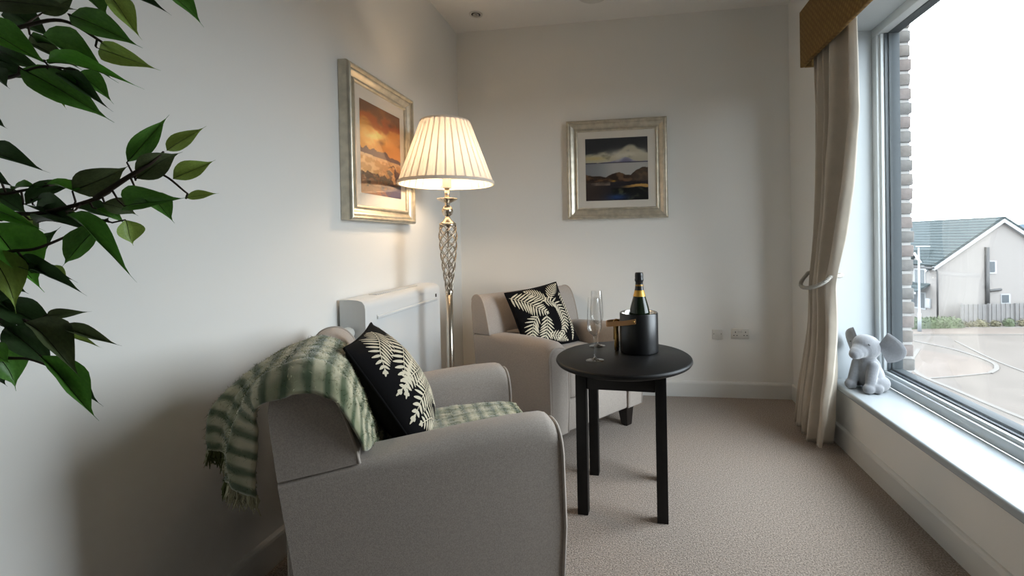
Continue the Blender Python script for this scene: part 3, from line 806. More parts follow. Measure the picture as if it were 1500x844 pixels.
cp = at_z(936.5, 514.5, TZ)
co = empty('wine_cooler', (cp.x, cp.y, TZ), 0, 'black cylindrical bottle cooler with tan strap on the table', 'wine cooler')
RC, HC = .0765, .158
lathe('bucket', [(0, 0), (RC - .004, 0), (RC - .001, .002), (RC, .006), (RC, HC - .003), (RC - .002, HC), (RC - .004, HC)], M['cooler'], co, 64)
lathe('liner', [(RC - .0035, HC - .0005), (RC - .006, HC - .0008), (RC - .008, HC - .004), (RC - .009, .012), (0, .012)], M['steel'], co, 64)
def strap():
    # tan handle band that leaves the bucket wall, loops out to the left and returns
    an = [(.0, -100), (0, -112), (.002, -124), (.006, -137), (.014, -150), (.030, -161), (.046, -170), (.050, -180), (.045, -190), (.030, -200), (.012, -212), (.002, -226), (0, -240)]
    pts = cr([Vector(((RC + .004 + d) * math.cos(math.radians(a)), (RC + .004 + d) * math.sin(math.radians(a)), .134 - .022 * min(1, (i / 6)))) for i, (d, a) in enumerate(an)], 5)
    vs = []; fs = []
    for i, p in enumerate(pts):
        t = (pts[min(i + 1, len(pts) - 1)] - pts[max(i - 1, 0)]).normalized(); n = Vector((t.y, -t.x, 0)).normalized() * .0018
        h = Vector((0, 0, .0095)); vs += [p + n + h, p + n - h, p - n - h, p - n + h]
    for i in range(len(pts) - 1):
        for k in range(4): fs.append((i * 4 + k, i * 4 + (k + 1) % 4, i * 4 + 4 + (k + 1) % 4, i * 4 + 4 + k))
    fs += [(0, 1, 2, 3), tuple(len(vs) - 4 + k for k in range(4))[::-1]]
    bm = bmesh.new(); bv = [bm.verts.new(v) for v in vs]
    for f in fs: bm.faces.new([bv[i] for i in f])
    o = obj_bm('strap', bm, M['leather'], co, False); sharp_smooth(o, 50)
    p = pts[2]; rv = lathe('rivet', [(0, .003), (.003, .0025), (.0045, 0), (.0045, -.002)], M['gold'], o, 16)
    rv.location = (p.x * 1.03, p.y * 1.03, p.z); rv.rotation_euler = (PI / 2, 0, math.radians(-100 + 90))
strap()
bp_ = Vector((cp.x + .004, cp.y + .004, TZ + .0135))
bo = empty('champagne_bottle', bp_, 0, 'dark green champagne bottle with black foil in the cooler', 'bottle')
BS = .96
def S_(l): return [(r * BS, z * .875) for r, z in l]
lathe('glass_body', S_([(0, .004), (.03, .002), (.041, .004), (.043, .012), (.043, .155), (.0415, .172), (.037, .195), (.030, .222), (.0235, .246), (.0195, .264), (.0165, .285), (.0152, .30), (.0, .30)]), M['bottle'], bo, 48)
lathe('neck_foil', S_([(.0200, .263), (.0180, .276), (.0160, .294), (.0155, .305), (.0182, .309), (.0186, .317), (.0172, .322), (.0178, .332), (.0172, .343), (.0150, .348), (0, .350)]), M['foil'], bo, 40)
nl = lathe('neck_label', S_([(.0262, .239), (.0248, .244), (.0222, .254), (.0204, .2625), (.0203, .267)]), M['label'], bo, 40)
lathe('foil_band', S_([(.0172, .2865), (.0174, .2875), (.0172, .2885)]), M['label'], bo, 32)
lathe('foil_band', S_([(.0168, .2905), (.0170, .2915), (.0168, .2925)]), M['label'], bo, 32)
op = at_z(903.5, 513, TZ)
ok = empty('bottle_opener', (op.x, op.y, TZ), math.radians(12), 'small gold bottle opener standing beside the cooler strap', 'opener')
lathe('handle', [(0, 0), (.007, 0), (.009, .002), (.0098, .02), (.0088, .06), (.0080, .092), (.0095, .098), (.0095, .102), (0, .103)], M['gold'], ok, 24)
tube('ring_head', [Vector((.0115 * math.cos(2 * PI * i / 20), 0, .114 + .0115 * math.sin(2 * PI * i / 20))) for i in range(20)], .0034, M['gold'], ok, 8, True)
box('lever', (-.0125, -.0025, .045), (-.0092, .0025, .098), M['gold'], ok, bev=0)

# ================================================================== floor lamp
LP = Vector((-.847, 2.05, 0))
lm = empty('floor_lamp', LP, 0, 'satin nickel floor lamp with cream pleated shade, lit', 'floor lamp')
lathe('base', [(0, 0), (.128, 0), (.132, .004), (.13, .012), (.11, .019), (.05, .026), (.028, .034), (.0175, .05), (0, .05)], M['nickel'], lm, 48)
tube('pole', [(0, 0, .045), (0, 0, .77)], .0165, M['nickel'], lm, 24)
lathe('collar', [(.0165, .758), (.019, .76), (.019, .768), (.0165, .772), (0, .772)], M['nickel'], lm, 32)
def cage_r(t):  # t 0 bottom .. 1 top
    return interp([(0, .013), (.15, .0195), (.35, .0285), (.6, .037), (.82, .0415), (.93, .040), (1, .034)], t)
for h in (1, -1):
    for k in range(6):
        pts = []
        for i in range(33):
            t = i / 32; a = h * t * 2 * PI * 1.08 + k * PI / 3
            r = cage_r(t) + (.0012 if h > 0 else -.0012); pts.append((r * math.cos(a), r * math.sin(a), .768 + t * .315))
        tube('cage_wire', pts, .0026, M['nickel'], lm, 6)
tube('cage_core', [(0, 0, .77), (0, 0, 1.09)], .0042, M['nickel'], lm, 10)
lathe('cage_cap', [(.036, 1.078), (.0395, 1.080), (.0395, 1.088), (.034, 1.093), (.022, 1.102), (.013, 1.114), (.010, 1.122), (0, 1.122)], M['nickel'], lm, 40)
lathe('ball', [(0, 1.118), (.009, 1.121), (.021, 1.130), (.0265, 1.145), (.0265, 1.152), (.021, 1.166), (.011, 1.174), (.009, 1.178), (0, 1.178)], M['nickel'], lm, 40)
lathe('drip_dish', [(0, 1.172), (.010, 1.175), (.012, 1.184), (.024, 1.190), (.042, 1.199), (.050, 1.205), (.049, 1.207), (.03, 1.1985), (.012, 1.196), (0, 1.196)], M['nickel'], lm, 48)
tube('stem', [(0, 0, 1.195), (0, 0, 1.262)], .0115, M['nickel'], lm, 20)
lathe('lamp_holder', [(0, 1.255), (.021, 1.257), (.021, 1.30), (.017, 1.325), (0, 1.326)], M['plastic'], lm, 28)
ZB, ZT, RB, RT = 1.274, 1.572, .2215, .113
def shade():
    NP = 32; prof = []
    for k in range(NP):     # knife pleats: a broad flat panel and a fold tucked under the next
        a = 2 * PI * k / NP; w = 2 * PI / NP
        prof += [(a, .0), (a + w * .5, .0012), (a + w * .99, .0), (a + w * .80, -.0030), (a + w * 1.0, -.0036)]
    rows = []
    for z, r in ((0, 0), (.5, .5), (1, 1)):
        rows.append([((RB + (RT - RB) * r + d) * math.cos(a), (RB + (RT - RB) * r + d) * math.sin(a), ZB + (ZT - ZB) * z) for a, d in prof])
    n = len(prof); vs = [v for r in rows for v in r]
    fs = [(i * n + k, i * n + (k + 1) % n, (i + 1) * n + (k + 1) % n, (i + 1) * n + k) for i in range(2) for k in range(n)]
    sh = obj('lamp_shade', vs, fs, M['shade'], lm, False)
    for z, r in ((ZB, RB), (ZT, RT)):
        sg = -1 if z == ZT else 1
        bm = bmesh.new(); prof2 = [(r + .0025, z - .002), (r + .0030 - .0015 * (sg > 0), z + sg * .012), (r + .0012, z + sg * .013), (r - .006, z - .0015)]
        bm.free()
        lathe('shade_trim', prof2, M['shade'], sh, 80)
    return sh
shd = shade()
for a in (0, 2 * PI / 3, 4 * PI / 3):
    tube('shade_spoke', [(.018 * math.cos(a), .018 * math.sin(a), 1.30), (.1 * math.cos(a), .1 * math.sin(a), 1.296), ((RB - .006) * math.cos(a), (RB - .006) * math.sin(a), ZB + .012)], .0016, M['nickel'], shd, 5)
bm = bmesh.new(); bmesh.ops.create_uvsphere(bm, u_segments=24, v_segments=16, radius=.031)
for v in bm.verts:
    if v.co.z < 0: v.co.x *= 1 - .45 * (-v.co.z / .031) ** 2; v.co.y *= 1 - .45 * (-v.co.z / .031) ** 2; v.co.z *= 1.5
obj_bm('bulb', bm, M['bulb'], lm, True, (0, 0, 1.375))

# ================================================================== panel heater under the picture
ht = empty('storage_heater', (XL, 1.95, 0), 0, 'white slim storage heater with top grille on the left wall', 'heater')
hy0, hy1, hx, hz0, hz1 = -.345, .345, .118, .11, .782
bm = bmesh.new()
# side outline (x from the wall, z)
prof = [(.012, hz0), (hx, hz0), (hx, hz1 - .035), (hx - .003, hz1 - .018), (hx - .012, hz1 - .006), (hx - .03, hz1), (.05, hz1 + .003), (.012, hz1 + .002)]
rows = [[bm.verts.new((x, y, z)) for x, z in prof] for y in (hy0, hy0 + .004, hy1 - .004, hy1)]
for i in range(3):
    for k in range(len(prof)): bm.faces.new((rows[i][k], rows[i][(k + 1) % 8], rows[i + 1][(k + 1) % 8], rows[i + 1][k]))
bm.faces.new(rows[0]); bm.faces.new(rows[-1][::-1])
hb = obj_bm('casing', bm, M['heater'], ht); sharp_smooth(hb, 35)
for i in range(26):
    y = hy0 + .16 + i * .0145
    box('grille_bar', (.035, y, hz1 + .0015), (hx - .045, y + .0065, hz1 + .0065), M['heater'], ht, bev=.001)
box('front_louvre', (hx - .002, hy0 + .08, hz1 - .085), (hx + .007, hy1 - .04, hz1 - .072), M['heater'], ht, bev=.003)
box('louvre_slot', (hx - .002, hy0 + .08, hz1 - .072), (hx + .0015, hy1 - .04, hz1 - .066), M['heater'], ht, bev=0)
box('badge', (hx, hy1 - .055, hz1 - .066), (hx + .003, hy1 - .045, hz1 - .05), M['dark'], ht, bev=0)
box('wall_bracket', (0, hy0 + .02, .2), (.014, hy1 - .02, .7), M['dark'], ht, bev=0)
kn = lathe('thermostat_knob', [(0, 0), (.013, 0), (.0135, .006), (.020, .008), (.0225, .014), (.0225, .062), (.021, .068), (.016, .072), (0, .073)], M['plastic'], ht, 32)
kn.location = (.066, hy0 - .012, .662); kn.rotation_euler = (PI / 2, 0, 0)
ri = 0
for i in range(16):
    a = 2 * PI * i / 16
    r = box('knob_ridge', (-.0012, .0215, .018), (.0012, .0238, .05), M['plastic'], kn, bev=0); r.rotation_euler = (0, 0, a)

# ================================================================== framed prints
def fbm(x, y, o=4, s=0):
    v = 0; a = .5
    for i in range(o):
        v += a * mnoise.noise(Vector((x, y, s + i * 7.1))); x *= 2.03; y *= 2.03; a *= .5
    return v * 1.7
def mixc(a, b, t):
    t = max(0, min(1, t)); return [a[i] + (b[i] - a[i]) * t for i in range(3)]
def sm_(e0, e1, x):
    t = max(0, min(1, (x - e0) / (e1 - e0))); return t * t * (3 - 2 * t)
def paint_sunset(u, v):
    n = fbm(u * 3, v * 7, 4, 1); n2 = fbm(u * 9, v * 22, 3, 5)
    c = mixc((214, 150, 72), (126, 84, 52), sm_(.62, .98, v + n * .25))
    g = math.exp(-((u - .36) / .34) ** 2 - ((v - .66 - n * .1) / .075) ** 2); c = mixc(c, (255, 214, 132), g * 1.1)
    st = sm_(.74, .8, v + n * .12) * (1 - sm_(.84, .9, v + n * .12)); c = mixc(c, (176, 88, 36), st * .7)
    ridge = .47 + .05 * fbm(u * 6, 0, 4, 2) + .035 * math.exp(-((u - .45) / .25) ** 2) - .05 * u + .03
    base = .435 - .02 * u
    if v < ridge and v > base + .01 * n2: c = mixc((98, 78, 82), (120, 92, 84), u)
    if v <= base + .01 * n2:
        c = mixc((196, 146, 92), (228, 188, 132), sm_(-.1, .35, n2 + .2 * math.sin(v * 60 + u * 6)))
        if v > base - .03: c = mixc(c, (222, 190, 150), .6)
        d1 = .36 - .1 * (u - .75) + .06 * fbm(u * 7, 3, 3, 8)
        if u > .62 + .15 * n and v < d1 - .0 and v > d1 - .10 - .2 * n: c = mixc((108, 72, 52), (84, 62, 60), sm_(-.2, .2, n2))
        d2 = .235 - .12 * max(0, u - .45) + .05 * fbm(u * 8, 1, 3, 3)
        if v < d2: c = mixc((62, 50, 46), (122, 84, 58), sm_(-.05, .4, n2 + .4 * sm_(d2, d2 - .16, v)))
        if v < .11 + .08 * n + .06 * u: c = mixc((150, 104, 72), (74, 66, 86), sm_(.35, .8, u + n2 * .4))
    return c
def paint_loch(u, v):
    n = fbm(u * 3.5, v * 6, 4, 11); n2 = fbm(u * 8, v * 14, 4, 15)
    if v > .595:
        c = mixc((176, 170, 150), (48, 49, 52), sm_(.70, .86, v + n * .20 - .10 * (u - .5)))
        c = mixc(c, (188, 170, 112), math.exp(-((u - .15) / .2) ** 2 - ((v - .68) / .035) ** 2) * .8)
        c = mixc(c, (205, 200, 184), math.exp(-((u - .66) / .3) ** 2 - ((v - .74 - n * .1) / .06) ** 2) * .7)
        rid = .615 + .07 * math.exp(-((u - .66) / .10) ** 2) + .02 * math.exp(-((u - .5) / .12) ** 2) + .012 * n2
        if v < rid: c = mixc((110, 108, 132), (168, 166, 172), sm_(rid - .05, rid + .02, v + n2 * .05))
        if v < .61 + .006 * n2: c = [62, 56, 72]
    else:
        c = mixc((168, 166, 162), (128, 130, 134), sm_(.2, .6, abs(u - .7)))
        hl_ = .42 + .05 * fbm(u * 5, 1, 4, 21) + .10 * sm_(.62, 1.0, u) - .05 * math.exp(-((u - .28) / .09) ** 2)
        if v < hl_:
            c = mixc((56, 44, 38), (104, 78, 58), sm_(-.1, .35, n2 + .2 * n))
            if u > .55: c = mixc(c, (96, 84, 72), .5 * sm_(.6, .9, u))
            if v < .30 + .02 * n:
                c = mixc((62, 52, 48), (44, 40, 44), sm_(.1, .5, u))
                if u < .4 and v > .24: c = mixc(c, (124, 110, 98), .5 + n2)
                if u > .45 and abs(v - .22 - .015 * math.sin(u * 9) - .02 * n) < .022: c = mixc(c, (196, 152, 84), sm_(.5, .8, u) * .9)
                if u > .42 and v < .2: c = mixc((22, 22, 24), (70, 74, 56), sm_(.05, .4, n2))
                c = mixc(c, (44, 66, 112), math.exp(-((u - .5) / .16) ** 2 - ((v - .05) / .045) ** 2))
            c = mixc(c, (186, 140, 50), math.exp(-((u - .45) / .03) ** 2 - ((v - .31) / .012) ** 2))
    return c
def picture(name, w, h, loc, rz, paint, label, iw, ih, fw, dep):
    root = empty(name, loc, rz, label, 'picture', 'pair of framed landscape prints')
    # moulding profile: (inset from outer edge, distance from the wall)
    prof = [(0, 0), (0, dep * .70), (.002, dep * .84), (.006, dep * .94), (.011, dep), (.016, dep * .97), (.019, dep * .86), (.0205, dep * .78), (.024, dep * .80), (.029, dep * .76), (.037, dep * .62), (.046, dep * .52), (fw - .016, dep * .50), (fw - .0145, dep * .60), (fw - .011, dep * .68), (fw - .006, dep * .68), (fw - .002, dep * .60), (fw, dep * .46), (fw, 0)]
    cor = [(-w / 2, 0), (w / 2, 0), (w / 2, h), (-w / 2, h)]; ins = [(1, 1), (-1, 1), (-1, -1), (1, -1)]
    for k in range(4):
        vs = []
        for q in (k, (k + 1) % 4):
            for i, d in prof: vs.append((cor[q][0] + ins[q][0] * i, -d, cor[q][1] + ins[q][1] * i))
        n = len(prof); fs = [(i, i + 1, n + i + 1, n + i) for i in range(n - 1)]
        bm = bmesh.new(); bv = [bm.verts.new(v) for v in vs]
        for f in fs: bm.faces.new([bv[i] for i in f])
        bm.faces.new(bv[:n]); bm.faces.new(bv[n:][::-1])
        o = obj_bm('frame_rail', bm, M['frame'], root); sharp_smooth(o, 44); flat_caps(o)
    box('mount_board', (-w / 2 + fw - .004, -dep * .42, fw - .004), (w / 2 - fw + .004, -dep * .34, h - fw + .004), M['mount'], root, bev=0)
    N = 130; vs = []; cols = []; cz = h / 2
    for j in range(N + 1):
        for i in range(N + 1):
            u, v = i / N, j / N; vs.append((-iw / 2 + iw * u, -dep * .42 - .0008, cz - ih / 2 + ih * v)); c = paint(u, v); cols.append(srgb(*[max(0, min(255, q * 1.1)) for q in c]))
    fs = [(j * (N + 1) + i, j * (N + 1) + i + 1, (j + 1) * (N + 1) + i + 1, (j + 1) * (N + 1) + i) for j in range(N) for i in range(N)]
    o = obj('print', vs, fs, M['print'], root); set_col(o.data, cols)
    box('glazing', (-w / 2 + fw - .003, -dep * .5, fw - .003), (w / 2 - fw + .003, -dep * .47, h - fw + .003), M['pane'], root, bev=0)
    return root
s_ = YB / 3.94
a = at_y(829, 178, YB - .02); b = at_y(979.3, 318.4, YB - .02)
picture('framed_print', .636, .632, ((a.x + b.x) / 2, YB - .001, b.z), 0, paint_loch, 'framed grey loch and mountain print on the far wall', .395, .398, .072, .042)
p0 = at_x(517, 318.7, -1.075)
picture('framed_print', .55, .632, (XL + .001, 1.645 + .275, 1.096), PI / 2, paint_sunset, 'framed orange sunset hills print behind the lamp shade', .335, .395, .066, .047)

# ================================================================== sockets and ceiling fittings
q0 = at_y(1041, 481, YB - .005); q1 = at_y(1061, 499, YB - .005)
sp = empty('blank_socket_plate', ((q0.x + q1.x) / 2, YB, (q0.z + q1.z) / 2), 0, 'small square white wall plate left of the double socket', 'wall plate')
h_ = .031
box('plate', (-h_, -.009, -h_), (h_, 0, h_), M['plastic'], sp, bev=.003)
box('outlet', (-.012, -.0105, -.012), (.012, -.008, .012), M['plastic'], sp, bev=.001)
for s in (1, -1): lathe('screw', [(0, .0105), (.002, .0105), (.0026, .009), (.0026, 0)], M['dark'], sp, 12).rotation_euler = (PI / 2, 0, 0)
for c_, s in zip([c for c in sp.children if c.name.startswith('screw')], (1, -1)): c_.location = (s * .022, 0, .004)
q0 = at_y(1068, 480, YB - .005); q1 = at_y(1101, 498, YB - .005)
ds = empty('double_socket', ((q0.x + q1.x) / 2, YB, (q0.z + q1.z) / 2), 0, 'white switched double wall socket beside the square plate', 'socket')
hw_ = .0515
box('plate', (-hw_, -.009, -h_), (hw_, 0, h_), M['plastic'], ds, bev=.003)
for s in (1, -1):
    sw = box('switch', (s * .008 - .0065, -.0125, .006), (s * .008 + .0065, -.008, .024), M['plastic'], ds, bev=.0015)
    for dx, dz, ww, hh in ((0, .010, .0022, .0045), (-.009, -.010, .0038, .0022), (.009, -.010, .0038, .0022)):
        box('pin_hole', (s * .030 + dx - ww, -.0095, dz - hh), (s * .030 + dx + ww, -.0085, dz + hh), M['dark'], ds, bev=0)
d1 = at_z(697, 21, ZC)
dl = empty('downlight', (d1.x, d1.y, ZC), 0, 'small chrome recessed downlight near the far left ceiling corner', 'downlight')
lathe('bezel', [(.042, 0), (.041, -.004), (.034, -.006), (.029, -.003), (.027, .0)], M['plastic'], dl, 40)
lathe('reflector', [(.028, -.002), (.024, .006 - .008), (.012, -.0015), (0, -.0015)], M['dark'], dl, 32)
lathe('lamp', [(.020, -.001), (.019, -.008), (.014, -.012), (.008, -.010), (0, -.010)], M['steel'], dl, 24)
d2 = at_z(868, -9, ZC)
sd = empty('ceiling_disc', (d2.x, d2.y, ZC), 0, 'flat white round ceiling fitting at the top edge of the photo', 'ceiling fitting')
lathe('disc', [(0, -.016), (.07, -.016), (.086, -.012), (.09, 0), (0, 0)], M['plastic'], sd, 48)
lathe('rim', [(.09, -.003), (.094, -.002), (.094, 0), (.09, 0)], M['plastic'], sd, 48)

# ================================================================== pelmet, curtain, tieback
PX, PE, PZ0, PZ1 = .842, 2.357, 1.815, 2.085
pl = empty('pelmet', (XR, 1.0, PZ0), 0, 'mustard patterned fabric pelmet above the window', 'pelmet')
def prel(o): o.parent = pl; o.matrix_parent_inverse = Matrix.Translation(-pl.location); return o
prel(box('front_board', (PX, WY0 - .25, PZ0), (PX + .02, PE, PZ1), M['pelmet'], bev=.005, seg=3))
prel(box('end_board', (PX + .02, PE - .02, PZ0), (XR, PE, PZ1), M['pelmet'], bev=.003))
prel(box('end_board', (PX + .02, WY0 - .25, PZ0), (XR, WY0 - .23, PZ1), M['pelmet'], bev=.003))
prel(box('top_board', (PX + .02, WY0 - .23, PZ1 - .02), (XR, PE - .02, PZ1), M['pelmet'], bev=.002))

TIEZ = .775
def curtain_point(t, z):
    """t 0 = far edge (by the corner), 1 = near edge"""
    yf = interp([(0, 2.53), (.15, 2.50), (.45, 2.45), (TIEZ, 2.41), (1.1, 2.365), (1.8, 2.325), (2.1, 2.325)], z)
    yn = interp([(0, 2.215), (.15, 2.17), (.35, 2.15), (.6, 2.16), (TIEZ, 2.165), (.95, 2.10), (1.2, 2.01), (1.5, 1.94), (1.8, 1.935), (2.1, 1.95)], z)
    pinch = math.exp(-((z - TIEZ) / .16) ** 2)
    amp = .032 * (1 - .55 * pinch) * (1.0 + .35 * sm_(.6, .1, z))
    u_ = 3.1 * (t / .58) if t < .58 else 3.1 + 1.15 * (t - .58) / .42
    ph = u_ * 2 * PI + .9 + .25 * math.sin(z * 2.3); amp *= 1 + .35 * sm_(.5, .8, t)
    f = math.sin(ph) + .22 * math.sin(2.1 * ph + z * 1.2) + .05 * math.sin(5.3 * ph + 1.1)
    x = .905 - .022 * pinch - .030 * sm_(.7, .05, z) + .0 - amp * f * .9
    y = yf + (yn - yf) * t + .010 * math.sin(ph * .5 + z * 3)
    # last broad fold turns back to the wall at its near edge; far edge too
    e = sm_(.86, 1.0, t); x += e * .035
    e0 = sm_(.10, 0, t); x += e0 * .02
    x = min(x, .972)
    x += .004 * mnoise.noise(Vector((t * 9, z * 5, 3)))
    return Vector((min(x, .975), y, z))
NT, NZ = 150, 90
vs = []; fs = []
for j in range(NZ + 1):
    for i in range(NT + 1):
        t = i / NT; zb = .012 + .012 * math.sin(t * 9) ; z = zb + (1.99 - zb) * j / NZ
        vs.append(curtain_point(t, z))
fs = [(j * (NT + 1) + i, j * (NT + 1) + i + 1, (j + 1) * (NT + 1) + i + 1, (j + 1) * (NT + 1) + i) for j in range(NZ) for i in range(NT)]
cu = empty('curtain', (.9, 2.3, 0), 0, 'long oatmeal satin curtain tied back beside the window', 'curtain')
cm = obj('drape', vs, fs, M['curtain'], cu); cm.matrix_parent_inverse = Matrix.Translation((-.9, -2.3, 0))
sd_ = cm.modifiers.new('thick', 'SOLIDIFY'); sd_.thickness = .003
hemv = []
tie = empty('curtain_tieback', (.9, 2.3, TIEZ), 0, 'silver rope tieback around the curtain', 'tieback')
lp = []
for i in range(40):
    a = 2 * PI * i / 40
    yy = 2.285 + .124 * math.cos(a); xx = .888 - .068 * math.sin(a)
    zz = TIEZ + .040 - .062 * max(0, math.sin(a)) ** .8
    if math.sin(a) < 0: xx = .888 + .082 * abs(math.sin(a)) ** .8
    lp.append(Vector((xx - .9, yy - 2.3, zz - TIEZ)))
for k in range(3):      # three twisted strands
    pts = []
    n = 160
    for i in range(n):
        f = i / n * 40; i0 = int(f) % 40; p = lp[i0].lerp(lp[(i0 + 1) % 40], f - int(f)); tg = (lp[(i0 + 1) % 40] - lp[i0]).normalized()
        nx = tg.cross(Vector((0, 0, 1))).normalized(); ny = tg.cross(nx); an = 2 * PI * (i / n * 26 + k / 3)
        pts.append(p + (nx * math.cos(an) + ny * math.sin(an)) * .005)
    tube('rope_strand', pts, .005, M['rope'], tie, 6, True)
hk = tube('wall_hook', [(.085, .06, .012), (.06, .06, .012), (.055, .06, .024)], .004, M['nickel'], tie, 8)

# ================================================================== plush elephant on the sill
ep = at_z(1272, 570, WZ0)
el = empty('plush_elephant', (ep.x, ep.y, WZ0), math.radians(212), 'grey plush elephant sitting at the end of the window sill', 'soft toy')
def ell(bm, c, r, rot=None):
    m = Matrix.Translation(c) @ (rot.to_4x4() if rot else Matrix.Identity(4)) @ Matrix.Diagonal((r[0], r[1], r[2], 1))
    bmesh.ops.create_uvsphere(bm, u_segments=20, v_segments=14, radius=1, matrix=m)
def caps(bm, a, b, ra, rb, n=6):
    a, b = Vector(a), Vector(b)
    for i in range(n + 1):
        t = i / n; r = ra + (rb - ra) * t; ell(bm, a.lerp(b, t), (r, r, r))
bm = bmesh.new()
ell(bm, (-.012, 0, .062), (.056, .056, .062)); ell(bm, (-.004, 0, .098), (.047, .047, .055)); ell(bm, (.004, 0, .135), (.034, .036, .034))
ell(bm, (.008, 0, .190), (.060, .056, .054)); ell(bm, (.020, 0, .204), (.048, .050, .044))
ell(bm, (.054, 0, .180), (.036, .035, .032)); ell(bm, (.078, 0, .172), (.027, .029, .027)); ell(bm, (.094, 0, .167), (.018, .023, .021))
for s in (1, -1):
    caps(bm, (.020, s * .036, .112), (.052, s * .040, .030), .023, .0205); ell(bm, (.060, s * .041, .0215), (.027, .0235, .0215))
    ell(bm, (-.012, s * .050, .034), (.050, .026, .034)); ell(bm, (.028, s * .060, .021), (.024, .021, .021))
ell(bm, (-.066, 0, .03), (.014, .010, .010))
body = obj_bm('body', bm, M['plush'], el)
rm = body.modifiers.new('fuse', 'REMESH'); rm.mode = 'VOXEL'; rm.voxel_size = .0035; rm.use_smooth_shade = True
s2 = body.modifiers.new('soft', 'SMOOTH'); s2.factor = .6; s2.iterations = 7
for s in (1, -1):
    vs = []; fs = []; NR, NA = 6, 22
    # big flapping ear: rounded fan attached at the side of the head
    for sd2 in (1, -1):
        for r in range(NR + 1):
            for k in range(NA + 1):
                an = math.radians(-62 + 128 * k / NA); rr = r / NR
                R2 = .079 * (1 + .14 * math.cos(2 * an + .4)) * rr
                thick = .0045 * (1 - .5 * rr)
                if r == NR: thick *= .3
                u, v = R2 * math.cos(an), R2 * math.sin(an)
                bend = .16 * u + .9 * u * u / .07 * .25 - .010 * math.sin(an * 3) * rr
                vs.append((bend * -1 + sd2 * thick, s * u, v))
    m_ = (NR + 1) * (NA + 1)
    for sd2 in (0, 1):
        for r in range(NR):
            for k in range(NA):
                a = sd2 * m_ + r * (NA + 1) + k; f = (a, a + 1, a + NA + 2, a + NA + 1); fs.append(f if sd2 else f[::-1])
    for k in range(NA): fs.append((NR * (NA + 1) + k, NR * (NA + 1) + k + 1, m_ + NR * (NA + 1) + k + 1, m_ + NR * (NA + 1) + k))
    bm = bmesh.new(); bv = [bm.verts.new(v) for v in vs]
    for f in fs: bm.faces.new([bv[i] for i in f])
    bmesh.ops.remove_doubles(bm, verts=bm.verts, dist=1e-5)
    e = obj_bm('ear', bm, M['plush'], el); e.location = (-.004, s * .044, .204)
    e.rotation_euler = (math.radians(-4 * s), 0, math.radians(s * 2))
    ey = lathe('eye', [(0, .003), (.003, .0022), (.0042, 0), (0, -.002)], M['eye'], el, 14)
    ey.location = (.056, s * .041, .213); ey.rotation_euler = (-s * math.radians(65), math.radians(35), 0)

# ================================================================== ficus at the left edge
fc_d = .60
trunk_px = -150
tp = at_d(trunk_px, 500, .56)
fi = empty('ficus_plant', (tp.x, tp.y, 0), 0, 'potted green weeping fig with glossy pointed leaves at left edge', 'plant')
FO = Vector((tp.x, tp.y, 0))
def L_(p): return p - FO
lathe('pot', [(0, 0), (.11, 0), (.115, .004), (.145, .27), (.15, .28), (.15, .30), (.14, .30), (.135, .27), (0, .27)], M['terracotta'], fi, 40)
lathe('soil', [(0, .275), (.134, .272)], M['soil'], fi, 32)
tr = cr([(0, 0, .27), (.01, .015, .6), (-.012, .005, .95), (.006, -.01, 1.3), (0, 0, 1.62), (.01, .01, 1.85)], 6)
tube('trunk', tr, [.016 - .011 * i / (len(tr) - 1) for i in range(len(tr))], M['bark'], fi, 8)
BR = [[(-150, 130, .60), (-60, 60, .60), (20, 42, .60), (90, 30, .60), (150, 62, .61), (190, 88, .62)],
      [(-150, 180, .62), (-60, 118, .62), (10, 114, .61), (60, 98, .60), (110, 102, .60)],
      [(-150, 60, .60), (-60, -30, .60), (60, -40, .60), (160, -30, .61), (230, -25, .62)],
      [(-150, 440, .60), (-40, 325, .60), (60, 312, .60), (140, 291, .60), (190, 260, .61), (235, 255, .62), (275, 284, .62)],
      [(140, 291, .60), (190, 258, .60), (220, 240, .61), (240, 222, .62)],
      [(-150, 400, .63), (-60, 300, .63), (20, 282, .62), (90, 268, .62)],
      [(-150, 480, .58), (-60, 400, .58), (10, 370, .58), (60, 362, .58), (150, 322, .60)],
      [(-150, 590, .60), (-40, 480, .60), (20, 468, .60), (70, 480, .60), (100, 490, .61)],
      [(-150, 640, .62), (-40, 540, .61), (30, 525, .61), (75, 537, .61)]]
bpts = []
for b in BR:
    pts = cr([L_(at_d(*q)) for q in b], 7)
    tube('branch', pts, [.0038 - .0026 * i / (len(pts) - 1) for i in range(len(pts))], M['bark'], fi, 6)
    bpts += pts
